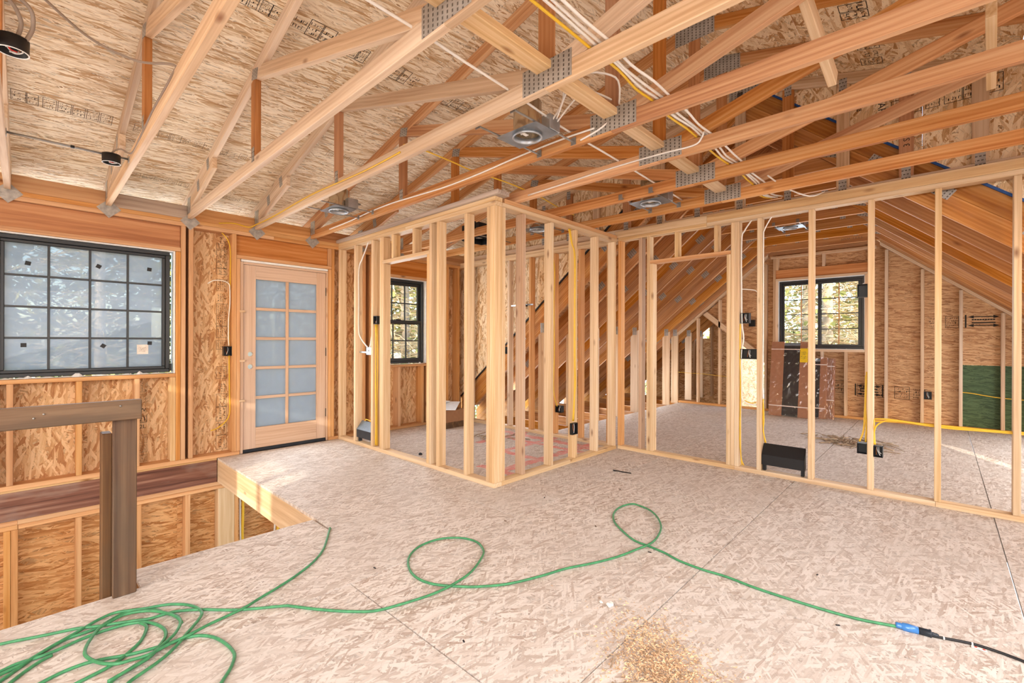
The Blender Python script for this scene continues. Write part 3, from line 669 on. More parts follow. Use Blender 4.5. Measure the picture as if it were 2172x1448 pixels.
# dormer cheek: sheathing above the main roof line, sheet by sheet, and the gable end truss
ck = struct('wall_dormer_cheek')
zroof = lambda y: 2.197 + 0.364 + 0.833*(y if y < 1.47 else 2.94-y)           # top of the main rafters
ztop = lambda y: 3.157 - 0.25*(abs(y-1.39)-2.13)
def cheek(y0, y1, z_lo=None):
    pts = [(-y1, max(zroof(y1)+0.01, -0.1)), (-y0, max(zroof(y0)+0.01, -0.1)), (-y0, ztop(y0)-0.004), (-y1, ztop(y1)-0.004)]
    pts = [(z, -ny) for ny, z in pts]     # local X = up, local Y = +y
    panel('sheathing_panel', (4.762, 0, 0), (0, 0, 1), (0, 1, 0), 0, 0, 0.011, M['deck_far'], ck, pts=pts)
for y0, y1 in ((1.68, 2.1315), (2.132, 3.3515), (3.352, 4.5715), (4.572, 5.60)): cheek(y0, y1)
for y0, y1 in ((-2.6, -0.6195), (-0.619, 0.1115), (0.112, 1.32)): cheek(y0, y1)
for s in (1, -1):
    ya, yb2 = (1.67, 5.75) if s > 0 else (1.33, -2.4)
    yz_bar('roof_flashing', 4.757, 4.775, [(ya, zroof(ya)-0.012), (yb2, zroof(yb2)-0.012), (yb2, zroof(yb2)+0.018), (ya, zroof(ya)+0.018)], M['membrane'] if s > 0 else M['bluedeck'], ck, bev=0)
stamp((4.7555, 0.30, 3.02), (0, -1, 0), (0, 0, 1), 0.62, 0.13, 61, M['ink'], ck, 6)
for body, y, z, s in (('APA', 0.36, 3.10, 0.07), ('e', 0.50, 3.16, 0.07)):
    text('printed_mark', body, s, M['ink'], frame4((4.7555, y, z), (0, 0, -1), (0, -1, 0)), ck)

# ------------------------------------------------------------------ dormer roof trusses
F = M['fir']
CY = 1.39
zl = lambda y: 3.065 - 0.25*(abs(y-CY)+CY-3.52)
def mir(pts): return [(2*CY-y, z) for y, z in pts][::-1]
def nplate(par, x, cy, cz, w, h, ang=0.0):
    """toothed connector plate lying on a face that looks towards -x; w along the board, ang its slope in the y-z plane"""
    u = (0, -math.cos(ang), -math.sin(ang)); vv = (0, -math.sin(ang), math.cos(ang))
    m = frame4((x-0.0012, cy, cz), u, vv)
    return link('nail_plate', box_mesh(w, h, 0.002, M['plate'], 0.0003), None, m, par)
def truss(x1, label, plates=True, mat=None):
    x0 = x1-0.038; mt = mat or F
    t = thing('roof_truss', label, 'truss', (x0+0.019, CY, 2.425), 'dormer roof trusses')
    sg = 0.092
    for s in (1, -1):
        f = (lambda p: p) if s > 0 else mir
        ye = 5.90 if s > 0 else 5.60
        al = (1, -0.25) if s > 0 else (1, 0.25)
        yz_bar('top_chord', x0, x1, f([(CY, zl(CY)), (ye, zl(ye)), (ye, zl(ye)+sg), (CY, zl(CY)+sg)]), mt, t, al)
        yz_bar('bottom_chord', x0, x1, f([(CY, 2.425), (5.50, 2.425), (5.50, 2.514), (CY, 2.514)]), mt, t, (1, 0))
        yz_bar('web', x0, x1, f([(1.436, 2.515), (1.62, 2.515), (3.498, 3.046), (3.498, 3.069), (3.372, 3.101), (1.436, 2.552)]), mt, t, (1, 0.283) if s > 0 else (1, -0.283))
        yz_bar('web', x0, x1, f([(3.50, 2.515), (3.589, 2.515), (3.589, zl(3.589)-0.001), (3.50, zl(3.50)-0.001)]), M['redwood'], t, (0, 1))
        yz_bar('heel_wedge', x0, x1, f([(4.58, zl(4.58)-0.001), (4.58, zl(4.58)-0.092), (5.33, 2.5145), (5.49, 2.5145), (5.49, zl(5.49)-0.001)]), M['redwood'] if False else mt, t, al)
    yz_bar('king_post', x0, x1, [(1.355, 2.515), (1.434, 2.515), (1.434, zl(1.434)-0.001), (1.355, zl(1.355)-0.001)], M['redwood'], t, (0, 1))
    if plates:
        nplate(t, x0, 1.382, 2.498, 0.30, 0.126); nplate(t, x0, 1.39, 3.62, 0.30, 0.17)
        for s in (1, -1):
            g = (lambda y: y) if s > 0 else (lambda y: 2*CY-y); a = -0.245*s
            nplate(t, x0, g(3.545), 2.53, 0.10, 0.05, PI/2)
            nplate(t, x0, g(3.51), 3.085, 0.11, 0.075, a+0.5*s)
            nplate(t, x0, g(4.72), 2.775, 0.07, 0.10, a); nplate(t, x0, g(5.05), 2.66, 0.07, 0.10, a)
        m = frame4((x0-0.0012, 5.40, 2.545), (0, -1, 0), (0, 0, 1)); link('heel_plate', box_mesh(0.11, 0.155, 0.002, M['tie'], 0.0003), None, m, t)
        # twisted tie nailed to the top plate below the heel
        m = Matrix.Translation((x0+0.022, 5.4585, 2.400)) @ Matrix.Rotation(PI/4, 4, 'Y'); link('hurricane_tie', box_mesh(0.12, 0.0025, 0.12, M['tie'], 0.0004), None, m, t)
    return t
ordn = ['first', 'second', 'third', 'fourth', 'fifth', 'sixth', 'seventh', 'eighth']
tr0 = truss(TX[1], 'roof truss nearest the camera, carrying the round black box with looped cables')
desc = ['roof truss that the small black ceiling box and sagging grey cable are fixed beside',
        'roof truss with pale bottom chord ending beside the right jamb of the big grid window',
        'roof truss over the glazed door, yellow cable stapled along its bottom chord',
        'roof truss with white cable stapled to its chord, just past the big shiny can light',
        'roof truss crossing above the front corner post of the stud-framed bathroom',
        'roof truss over the middle of the stud-framed bathroom, two past the big can light',
        'last full roof truss before the long stud wall of the attic room']
def retint(o, old, new):
    for c in bpy.data.objects:
        if c.parent == o and c.material_slots and c.material_slots[0].material == old: c.material_slots[0].link = 'OBJECT'; c.material_slots[0].material = new
for k, x in enumerate(TX[2:]):
    t_ = dup(tr0, (x-TX[1], 0, 0), desc[k])
    if k >= 3: retint(t_, F, M['fir_red'])
# gable end truss with flat studs over the attic wall
tg = thing('gable_truss', 'gable end truss with flat studs standing over the attic stud wall', 'truss', (4.736, CY, 2.425))
gx0, gx1 = 4.717, 4.755
for s in (1, -1):
    f = (lambda p: p) if s > 0 else mir
    yz_bar('top_chord', gx0, gx1, f([(CY, zl(CY)), (5.6, zl(5.6)), (5.6, zl(5.6)+0.092), (CY, zl(CY)+0.092)]), F, tg, (1, -0.25*s))
    yz_bar('bottom_chord', gx0, gx1, f([(CY, 2.43), (5.5, 2.43), (5.5, 2.519), (CY, 2.519)]), F, tg, (1, 0))
for k in range(-7, 10):
    yc = 0.611+0.4065*k
    if abs(yc-CY) > 4.0: continue
    yz_bar('stud', gx0, gx1, [(yc-0.0445, 2.52), (yc+0.0445, 2.52), (yc+0.0445, zl(yc+0.0445)-0.002), (yc-0.0445, zl(yc-0.0445)-0.002)], M['redwood'] if k % 2 else F, tg, (0, 1))
    nplate(tg, gx0, yc, 2.55, 0.10, 0.055, PI/2); nplate(tg, gx0, yc, zl(yc)-0.01, 0.10, 0.055, PI/2)
nplate(tg, gx0, CY, 3.58, 0.26, 0.16)
for body, y, z, s in (('SPS 2', 1.41, 2.98, 0.055), ('3 STUD', 0.20, 2.84, 0.055)):
    text('printed_mark', body, s, M['ink'], frame4((gx0-0.001, y, z), (0, 0, 1), (0, 1, 0)), tg)

# flat blocks between the king posts and the two short slanted braces
for a, b, lab in zip(TX[2:8], TX[3:9], ['between the second and third trusses', 'beside the splice plate nearest the door', 'right behind the big shiny can light', 'above the bathroom corner post', 'third past the can light', 'farthest, past the bundle of white cables']):
    o = beam('bridging_block', (a+0.0005, 1.350, 2.5145), (b-0.0385, 1.440, 2.552), SPF)
    props(o, 'pale flat block on the truss chords ' + lab, 'block', 'bridging blocks between trusses')
def slant_board(name, p, q, w, t, mat, parent=None):
    p, q = Vector(p), Vector(q); x = (q-p).normalized(); y = Vector((0, 0, 1)).cross(x).normalized(); z = x.cross(y); c = (p+q)/2
    m = Matrix(((x.x, y.x, z.x, c.x), (x.y, y.y, z.y, c.y), (x.z, y.z, z.z, c.z), (0, 0, 0, 1)))
    return link(name, box_mesh((q-p).length, w, t, mat), None, m, parent)
o = slant_board('diagonal_brace', (2.40, 0.46, 2.80), (2.912, 0.42, 2.60), 0.038, 0.085, SPF); props(o, 'short pale slanted brace with pointed lower end under the right-hand roof slope', 'brace')
o = slant_board('diagonal_brace', (2.97, -0.16, 2.72), (3.512, -0.19, 2.60), 0.038, 0.085, SPF); props(o, 'short pale brace half hidden behind truss webs at the right edge of the roof', 'brace')

# ------------------------------------------------------------------ roof deck over the dormer, sheet by sheet
ce = struct('ceiling')
sl = math.hypot(1, 0.25); ang = math.atan(0.25)
for s in (1, -1):
    n = 0; y = CY
    vdir = (0, s/sl, -0.25/sl)
    lim = 4.62 if s > 0 else 4.2
    d = 0.0; first = 0.62
    row = 0
    while d < lim:
        h = min(1.22, lim-d) if row else first
        xoff = -4.5 + (0.61 if row % 2 else 0.0) - 1.22
        x = xoff
        while x < 4.76:
            a, b = max(x, -4.5), min(x+2.44, 4.772); x += 2.44
            if b-a < 0.05: continue
            o0 = Vector((a if s > 0 else b, CY, zl(CY)+0.0925+0.006)) + Vector(vdir)*d
            panel('roof_panel', o0, (1, 0, 0) if s > 0 else (-1, 0, 0), vdir, b-a, h, 0.011, M['deck'] if s > 0 else M['deck_far'], ce, gap=0.0015)
        d += h; row += 1
sv = Vector((0, 1/sl, -0.25/sl))
def deck_stamp(x, y, w, h, seed, mat, blocks, boxed=True, flip=False):
    z = zl(y)+0.0925-0.0008
    stamp((x, y, z), (1, 0, 0), (0, -1/sl, 0.25/sl), w, h, seed, mat, ce, blocks, boxed)
for i, (x, y, w, h, m, b) in enumerate(((-0.08, 4.665, 0.53, 0.125, 'ink_soft', 7), (0.57, 4.665, 0.54, 0.11, 'ink_soft', 7), (1.16, 4.665, 0.30, 0.09, 'ink_soft', 4), (0.63, 5.34, 0.45, 0.08, 'ink_soft', 5), (1.30, 5.41, 0.42, 0.08, 'ink_soft', 5),
        (0.86, 3.10, 0.24, 0.10, 'ink', 4), (1.17, 3.10, 0.27, 0.14, 'ink', 3), (1.56, 3.11, 0.13, 0.13, 'ink', 2), (1.90, 3.12, 0.24, 0.14, 'ink', 3), (2.42, 3.13, 0.34, 0.12, 'ink', 4), (1.93, 4.25, 0.38, 0.09, 'ink_soft', 5), (2.52, 4.66, 0.42, 0.10, 'ink_soft', 5),
        (2.42, 2.33, 0.34, 0.07, 'ink', 4), (1.93, 2.42, 0.16, 0.12, 'ink', 2), (1.36, 2.33, 0.25, 0.08, 'ink', 3), (3.02, 3.10, 0.4, 0.12, 'ink', 4))):
    deck_stamp(x, y, w, h, 70+i, M[m], b)
for i, (x, y, w, h) in enumerate(((3.62, 0.36, 0.30, 0.16), (4.28, 0.34, 0.36, 0.14), (2.95, 0.38, 0.30, 0.14))):
    z = zl(y)+0.0925-0.0012
    stamp((x, y, z), (1, 0, 0), (0, 1/sl, 0.25/sl), w, h, 90+i, M['ink'], ce, 3)

# ------------------------------------------------------------------ attic room: steep trusses, deck, gable wall
AT = M['attic']
zR = lambda y: 2.197 + 0.833*y
zL = lambda y: 2.197 + 0.833*(2.94-y)
AC = 1.47
def attic_truss(x1, label, right=True, group='steep attic trusses'):
    x0 = x1-0.038
    t = thing('attic_truss', label, 'truss', (x0+0.019, AC, 2.743), group)
    ceil0, ceil1, ceil2 = 2.743, 2.882, 3.022
    th = math.atan(0.833)
    for s in ((1, -1) if right else (1,)):
        z = zL if s > 0 else zR
        m = (lambda y: y) if s > 0 else (lambda y: 2*AC-y)
        ye, yn = m(5.95), AC
        al = (1, -0.833) if s > 0 else (1, 0.833)
        def qd(o0, o1): return [(ye, z(ye)+o0), (yn, z(yn)+o0), (yn, z(yn)+o1), (ye, z(ye)+o1)]
        yz_bar('rafter', x0, x1, qd(0, 0.1815), AT, t, al); yz_bar('upper_rafter', x0, x1, qd(0.1825, 0.364), AT, t, al)
        yp0, yp1 = m(3.87), m(4.01)
        yz_bar('knee_post', x0, x1, [(yp0, -0.02), (yp1, -0.02), (yp1, z(yp1)-0.002), (yp0, z(yp0)-0.002)], M['fir'], t, (0, 1))
        for d in (2.55, 2.95, 3.42, 4.3, 4.75):
            y = m(d); nplate(t, x0, y, z(y)+0.182, 0.12, 0.085, -th*s)
        nplate(t, x0, m(3.93), z(m(3.93))+0.03, 0.08, 0.13)
        nplate(t, x0, m(2.23), z(m(2.23))+0.08, 0.16, 0.08, -0.3*s)
    if right:
        y0, y1 = AC-0.812, AC+0.812
        yz_bar('ceiling_tie', x0+0.0385, x1+0.0385, [(y0, ceil0), (y1, ceil0), (y1-0.165, ceil1), (y0+0.165, ceil1)], AT, t, (1, 0))
        yz_bar('upper_tie', x0+0.0385, x1+0.0385, [(y0+0.168, ceil1+0.001), (y1-0.168, ceil1+0.001), (y1-0.33, ceil2), (y0+0.33, ceil2)], AT, t, (1, 0))
        for y in (0.95, 1.33, 1.72, 2.05): link('nail_plate', box_mesh(0.06, 0.075, 0.002, M['plate'], 0.0003), None, frame4((x0+0.0375, y, ceil1), (0, -1, 0), (0, 0, 1)), t)
    return t
AX = [4.823+0.635*k for k in range(7)]
a0 = attic_truss(AX[0], 'steep attic truss nearest the long stud wall, right behind its studs')
ad = ['second steep attic truss behind the long stud wall', 'third steep attic truss behind the long stud wall', 'middle steep attic truss of the far room, just before the shiny attic light', 'steep attic truss just past the shiny attic light', 'steep attic truss second from the far gable window wall', 'steep attic truss closest to the far gable window wall']
for k in range(1, 7): dup(a0, (AX[k]-AX[0], 0, 0), ad[k-1])
ge = attic_truss(9.035, 'darkest steep attic truss, tight above the gable wall plates')
for k, X in enumerate((9.72, 10.35)):
    attic_truss(X, ['single left rafter pair seen beyond the gable wall opening', 'farther left rafter pair seen beyond the gable wall opening'][k], right=False)
text('printed_mark', '9 9 9 1  WXM', 0.045, M['ink_soft'], Matrix.Identity(4), None).name
_t = [o for o in COL.objects if o.name.startswith('printed_mark') and o.parent is None][0]
_tr = [o for o in COL.objects if o.name.startswith('attic_truss') and o.get('label') == ad[5]][0]
place(_t, frame4((AX[6]-0.0005, 1.00, 2.81), (0, 1, 0), (0, 0, -1)), _tr)

cm = struct('ceiling')
s2 = math.hypot(1, 0.833)
for s in (1, -1):
    vdir = Vector((0, s/s2, -0.833/s2)); d = 0.0; row = 0; lim = 5.75 if s > 0 else 5.2
    while d < lim:
        h = min(1.22, lim-d); x = 4.776-(1.22 if row % 2 else 0); xe = 10.9 if s > 0 else 9.2
        while x < xe:
            a, b = max(x, 4.776), min(x+2.44, xe); x += 2.44
            if b-a < 0.05: continue
            o0 = Vector((a if s > 0 else b, AC, zL(AC)+0.3645+0.008)) + vdir*d
            panel('roof_panel', o0, (1, 0, 0) if s > 0 else (-1, 0, 0), vdir, b-a, h, 0.011, M['gable_osb'], cm)
        d += h; row += 1

wg = struct('wall_gable')
GX0, GX1 = 9.0, 9.089
GM = M['attic'] if False else M['fir']
def G(y0, y1, z0, z1, name='stud', mat=None): return beam(name, (GX0, y0, z0), (GX1, y1, z1), mat or GM, wg)
G(-1.2, 2.32, 0, 0.038, 'bottom_plate', M['orange']); G(2.321, 3.86, 0, 0.038, 'bottom_plate', M['orange'])
G(0.74, 2.20, 2.682, 2.72, 'top_plate')
for s in (1, -1):
    m = (lambda y: y) if s > 0 else (lambda y: 2*AC-y); z = zL if s > 0 else zR
    a, b = m(2.245), m(3.95)
    yz_bar('sloped_plate', GX0, GX1, [(b, z(b)-0.052), (a, z(a)-0.052), (a, z(a)-0.003), (b, z(b)-0.003)], GM, wg, (1, -0.833*s))
for y in (0.596, 0.185, -0.220, -0.626, -1.03, 3.46, 3.05, 2.68):
    zt = (zL(y+0.038) if y > 1.5 else zR(y))-0.054; G(y, y+0.038, 0.039, zt)
for y in (0.836, 2.083): G(y, y+0.038, 0.039, 2.285, 'trimmer_stud')
for y in (0.797, 2.122, 2.26): G(y, y+0.038, 0.039, 2.68 if y < 2.2 else 2.60)
G(0.797+0.039, 2.121, 2.286, 2.324, 'header_plate'); beam('window_header', (9.02, 0.8365, 2.325), (GX1, 2.121, 2.475), M['header'], wg)
for y in (1.40, 2.083): G(y, y+0.038, 2.476, 2.681, 'cripple_stud')
G(0.875, 2.082, 1.062, 1.10, 'sill_plate')
for y in (1.10, 1.42, 1.75): G(y, y+0.038, 0.039, 1.061, 'cripple_stud')
yz_bar('valley_plate', GX0, GX1, [(2.30, 0.86), (3.38, 1.74), (3.30, 1.80), (2.30, 0.98)], GM, wg, (1, 0.815))
# far attic wall studs standing behind the opening
fw_ = struct('wall_far_gable')
for y in (2.8, 3.1, 3.45, 3.8, 4.2, 4.6): beam('stud', (10.70, y, -0.02), (10.79, y+0.038, 1.9), GM, fw_)
panel('sheathing_panel', (10.80, 2.78, -0.3), (0, 1, 0), (0, 0, 1), 1.12, 3.2, 0.011, M['wall_osb'], fw_); panel('sheathing_panel', (10.80, 3.9, -0.3), (0, 1, 0), (0, 0, 1), 1.5, 1.6, 0.011, M['wall_osb'], fw_)
panel('sheathing_panel', (9.10, 2.78, -0.3), (1, 0, 0), (0, 0, 1), 1.7, 3.0, 0.011, M['wall_osb'], fw_)
def gp(y0, y1, z0, z1, mat='gable_osb', pts=None):
    if pts is None: pts = [(y0, z0), (y1, z0), (y1, z1), (y0, z1)]
    pts = [(-y, z) for y, z in pts]
    panel('sheathing_panel', (9.096, 0, 0), (0, -1, 0), (0, 0, 1), 0, 0, 0.011, M[mat], wg, pts=pts)
gp(-1.3, -0.1955, -0.1, 0.9025, 'green_osb'); gp(-0.195, 0.8755, -0.1, 0.9025); gp(0.876, 2.30, -0.1, 0.9025); gp(0.876, 2.083, 0.903, 1.10)
gp(0, 0, 0, 0, pts=[(-1.3, 0.903), (0.8755, 0.903), (0.8755, 2.1215), (0.4, 2.1215), (-0.1, 2.1215), (-1.3, 1.25)])
gp(0, 0, 0, 0, pts=[(-0.1, 2.122), (0.8755, 2.122), (0.8755, 2.75), (0.66, 2.75)])
gp(0.876, 2.083, 2.286, 2.76)
gp(0, 0, 0, 0, pts=[(2.085, 0.903), (2.30, 0.903), (3.36, 1.77), (2.25, 2.76), (2.085, 2.76)])
for i, (y, z, w, h) in enumerate(((1.62, 0.40, 0.58, 0.20), (0.98, 0.36, 0.36, 0.20), (0.52, 0.36, 0.40, 0.19), (0.14, 1.43, 0.36, 0.17))):
    stamp((9.0885, y, z), (0, -1, 0), (0, 0, 1), w, h, 110+i, M['ink'], wg, 2)
def arrows(y0, y1, z0, z1, par):
    bm = bmesh.new()
    def poly(p): bm.faces.new([bm.verts.new((9.0885, a, b)) for a, b in p])
    for z in (z0, z1):
        poly([(y0-0.05, z-0.006), (y1+0.05, z-0.006), (y1+0.05, z+0.006), (y0-0.05, z+0.006)])
        poly([(y0, z), (y0-0.06, z-0.022), (y0-0.06, z+0.022)]); poly([(y1, z), (y1+0.06, z+0.022), (y1+0.06, z-0.022)])
    zz = (z0+z1)/2
    for k in range(9):
        a = y0-0.04-(y0-y1-0.08)*k/9; poly([(a, zz+0.012), (a-0.022, zz+0.012), (a-0.022, zz+0.03), (a, zz+0.03)]); poly([(a, zz-0.03), (a-0.026, zz-0.03), (a-0.026, zz-0.014), (a, zz-0.014)])
    for y in (y0+0.02, y1-0.02): poly([(y+0.008, z0-0.03), (y-0.008, z0-0.03), (y-0.008, z1+0.03), (y+0.008, z1+0.03)])
    me = bpy.data.meshes.new('printed_arrows'); bm.to_mesh(me); bm.free(); me.materials.append(M['ink']); link('printed_arrows', me, None, Matrix.Identity(4), par)
arrows(-0.27, -0.58, 1.46, 1.58, wg); arrows(0.98, 0.68, 0.40, 0.53, wg)

# ------------------------------------------------------------------ window_3 (gable slider)
w3 = struct('window_3')
def gb(name, y0, y1, z0, z1, x0, x1, mat, bev=0.003): return beam(name, (x0, y0, z0), (x1, y1, z1), mat, w3, bev)
FR = M['frame']
def gframe(name, y0, y1, z0, z1, w, x0, x1):
    gb(name, y0, y1, z0, z0+w, x0, x1, FR); gb(name, y0, y1, z1-w, z1, x0, x1, FR); gb(name, y0, y0+w, z0+w, z1-w, x0, x1, FR); gb(name, y1-w, y1, z0+w, z1-w, x0, x1, FR)
gframe('window_frame', 0.889, 2.069, 1.112, 2.268, 0.034, 9.045, 9.11)
gframe('sash', 1.455, 2.035, 1.146, 2.234, 0.036, 9.082, 9.104); gframe('sash', 0.923, 1.505, 1.146, 2.234, 0.040, 9.052, 9.078)
for (y0, y1, xx) in ((1.491, 1.999, 9.093), (0.963, 1.465, 9.065)):
    z0, z1 = (1.182, 2.198) if y0 > 1.2 else (1.186, 2.194); ym = (y0+y1)/2; zz = [z0+(z1-z0)*k/4 for k in range(5)]
    for k in range(4):
        for a, b in ((y0, ym), (ym, y1)): gb('pane', a, b, zz[k], zz[k+1], xx-0.002, xx+0.002, M['glass'], 0)
    gb('muntin', ym-0.007, ym+0.007, z0, z1, xx-0.012, xx-0.003, M['header'], 0.001)
    for z in zz[1:-1]:
        for a, b in ((y0, ym-0.007), (ym+0.007, y1)): gb('muntin', a, b, z-0.007, z+0.007, xx-0.012, xx-0.003, FR, 0.001)
gb('flashing_wrap', 0.876, 0.886, 1.10, 2.284, 9.02, 9.11, M['foam']); gb('flashing_wrap', 2.072, 2.081, 1.10, 2.284, 9.02, 9.11, M['foam']); gb('flashing_wrap', 0.887, 2.071, 2.272, 2.2845, 9.015, 9.11, M['foam']); gb('flashing_wrap', 0.887, 2.071, 1.1005, 1.111, 9.01, 9.11, M['foam'])
bm = bmesh.new(); bm.faces.new([bm.verts.new(p) for p in ((9.035, 0.888, 2.16), (9.035, 0.888, 1.98), (9.01, 0.94, 2.06), (9.02, 0.93, 2.12))]); me = bpy.data.meshes.new('loose_wrap'); bm.to_mesh(me); bm.free(); me.materials.append(M['foam']); link('flashing_wrap', me, None, Matrix.Identity(4), w3)

# ------------------------------------------------------------------ unseen end walls, with the openings the sun comes through
wk = struct('wall_back')
for (y0, y1, z0, z1) in ((-2.71, 0.865, -2.8, 2.66), (1.74, 5.6, -2.8, 2.60), (0.865, 1.74, -2.8, 0.9), (0.865, 1.74, 2.12, 2.66)):
    panel('sheathing_panel', (-4.41, y0, z0), (0, 1, 0), (0, 0, 1), y1-y0, z1-z0, 0.012, M['wall_osb'], wk)
panel('sheathing_panel', (-4.41, 0, 0), (0, 1, 0), (0, 0, 1), 0, 0, 0.012, M['wall_osb'], wk, pts=[(-2.71, 2.662), (5.6, 2.602), (CY, 3.68)])
beam('pane', (-4.405, 0.866, 0.9), (-4.40, 1.739, 2.12), M['tint'], wk, 0)
beam('mullion', (-4.43, 1.12, 0.9), (-4.37, 1.20, 2.12), SPF, wk)
wr = struct('wall_right')
for (x0, x1, z0, z1) in ((-4.42, 2.05, -2.8, 2.72), (2.62, 4.72, -2.8, 2.72), (2.05, 2.62, -2.8, 1.3), (2.05, 2.62, 2.0, 2.72)):
    panel('sheathing_panel', (x0, -2.72, z0), (1, 0, 0), (0, 0, 1), x1-x0, z1-z0, 0.012, M['wall_osb'], wr)

# ------------------------------------------------------------------ recessed can lights
def can_light(cx, cy, cz, label, jb=True):
    t = thing('recessed_light', label, 'light', (cx, cy, cz), 'recessed can lights')
    # square frame plate with a round hole
    bm = bmesh.new(); n = 32; inner = []; outer = []
    for k in range(n):
        a = 2*PI*k/n; c, s = math.cos(a), math.sin(a); q = min(0.11/max(abs(c), 1e-6), 0.155/max(abs(s), 1e-6)); inner.append(bm.verts.new((0.084*c, 0.084*s, 0))); outer.append(bm.verts.new((c*q, s*q, 0)))
    for k in range(n): bm.faces.new((inner[k], outer[k], outer[(k+1) % n], inner[(k+1) % n]))
    r = bmesh.ops.solidify(bm, geom=bm.faces[:], thickness=0.0025); me = bpy.data.meshes.new('frame_plate'); bm.to_mesh(me); bm.free(); me.materials.append(M['galv'])
    link('frame_plate', me, None, Matrix.Translation((cx, cy, cz+0.012)), t)
    lathe('collar', [(0.084, 0.012), (0.090, 0.0), (0.084, -0.006), (0.078, 0.0), (0.078, 0.03)], M['galv'], (cx, cy, cz), t)
    lathe('can_housing', [(0.0785, 0.0), (0.084, 0.02), (0.084, 0.205), (0.0, 0.205), (0.0, 0.200), (0.079, 0.200), (0.0785, 0.0)], M['can'], (cx, cy, cz), t)
    beam('junction_box', (cx+0.02, cy-0.155, cz+0.018), (cx+0.115, cy-0.09, cz+0.105), M['galv'], t)
    lathe('lamp_socket', [(0, 0.13), (0.022, 0.13), (0.024, 0.07), (0.012, 0.05), (0, 0.05)], M['white'], (cx-0.01, cy+0.01, cz), t, 14)
    tube('lamp_lead', [(cx-0.01, cy+0.01, cz+0.05), (cx-0.03, cy+0.02, cz+0.02), (cx-0.05, cy-0.01, cz+0.015), (cx-0.04, cy-0.04, cz+0.06)], 0.006, M['white'], t)
    beam('socket_tag', (cx-0.055, cy-0.012, cz+0.012), (cx+0.0, cy+0.012, cz+0.016), M['white'], t)
    for s in (1, -1):
        b = beam('hanger_bar', (cx-0.275, cy+s*0.137-0.006, cz+0.018), (cx+0.275, cy+s*0.137+0.006, cz+0.026), M['steel'], t)
        beam('bar_foot', (cx+0.271, cy+s*0.137-0.018, cz+0.004), (cx+0.275, cy+s*0.137+0.018, cz+0.05), M['steel'], b); beam('bar_foot', (cx-0.275, cy+s*0.137-0.018, cz+0.004), (cx-0.271, cy+s*0.137+0.018, cz+0.05), M['steel'], b)
    tube('flex_conduit', [(cx+0.115, cy-0.12, cz+0.07), (cx+0.16, cy-0.10, cz+0.08), (cx+0.165, cy-0.03, cz+0.11), (cx+0.12, cy+0.01, cz+0.14), (cx+0.07, cy+0.01, cz+0.155)], 0.010, M['steel'], t)
    return t
L1 = can_light(2.03, 1.79, 2.422, 'shiny recessed can light hanging between trusses, largest, with white cables looping from it')
dup(L1, (1.99-2.03, 4.10-1.79, 0), 'recessed can light near the head of the glazed door')
dup(L1, (3.80-2.03, 3.20-1.79, 0), 'recessed can light seen through the studs above the bathroom')
dup(L1, (3.74-2.03, 1.86-1.79, 0), 'recessed can light just above the top plate of the attic stud wall')
dup(L1, (6.98-2.03, 1.47-1.79, 2.735-2.422), 'small recessed can light among the ceiling ties of the far attic room')
# cables of the main can light
o = tube('light_cable', [[(2.08, 1.64, 2.50), (2.10, 1.58, 2.60), (1.95, 1.50, 2.63), (1.80, 1.60, 2.56)], [(2.12, 1.64, 2.50), (2.18, 1.50, 2.64), (2.30, 1.40, 2.62), (2.33, 1.36, 2.55), (2.303, 1.45, 2.47), (2.303, 1.60, 2.44)],
    [(2.09, 1.62, 2.50), (2.05, 1.45, 2.66), (2.2, 1.3, 2.66), (2.31, 1.34, 2.57)]], 0.0055, M['cable_w']); props(o, 'looped white cables feeding the biggest shiny can light', 'cable')

# ------------------------------------------------------------------ round black ceiling boxes
def round_box(cx, cy, cz, label, bar):
    t = thing('ceiling_box', label, 'box', (cx, cy, cz), 'round ceiling boxes')
    lathe('box_body', [(0.049, 0.0), (0.050, 0.058), (0.0, 0.058), (0.0, 0.054), (0.046, 0.054), (0.046, 0.0), (0.049, 0.0)], M['black'], (cx, cy, cz), t)
    lathe('box_rim', [(0.0455, 0.0), (0.0505, 0.0), (0.0505, -0.002), (0.0455, -0.002), (0.0455, 0.0)], M['white'], (cx, cy, cz), t)
    tube('coiled_wires', [[(cx-0.03, cy, cz+0.04), (cx, cy+0.03, cz+0.01), (cx+0.03, cy, cz+0.012), (cx, cy-0.025, cz+0.02), (cx-0.02, cy, cz+0.015)], [(cx, cy, cz+0.05), (cx+0.02, cy+0.02, cz+0.02), (cx-0.01, cy+0.025, cz+0.008)]], 0.0028, M['white'], t)
    tube('coiled_wires', [(cx+0.01, cy-0.02, cz+0.05), (cx-0.01, cy-0.01, cz+0.01), (cx+0.012, cy+0.012, cz+0.01)], 0.003, M['red'], t); tube('coiled_wires', [(cx+0.01, cy+0.02, cz+0.05), (cx+0.02, cy+0.005, cz+0.012)], 0.003, M['copper'], t)
    if bar: tube('hanger_bar', [(bar[0], cy, cz+0.052), (bar[1], cy, cz+0.052)], 0.007, M['steel'], t, 6, 0); beam('bar_foot', (bar[0]-0.002, cy-0.02, cz+0.03), (bar[0]+0.002, cy+0.02, cz+0.07), M['tie'], t); beam('bar_foot', (bar[1]-0.002, cy-0.02, cz+0.03), (bar[1]+0.002, cy+0.02, cz+0.07), M['tie'], t); beam('bar_clamp', (cx-0.20, cy-0.01, cz+0.044), (cx-0.18, cy+0.01, cz+0.06), M['black'], t)
    return t
round_box(0.39, 4.10, 2.415, 'round black ceiling box on a hanger bar above the grid window', (-0.088, 0.48))
round_box(-0.043, 2.82, 2.415, 'round black ceiling box with looped grey cables, cut by the picture edge', None)
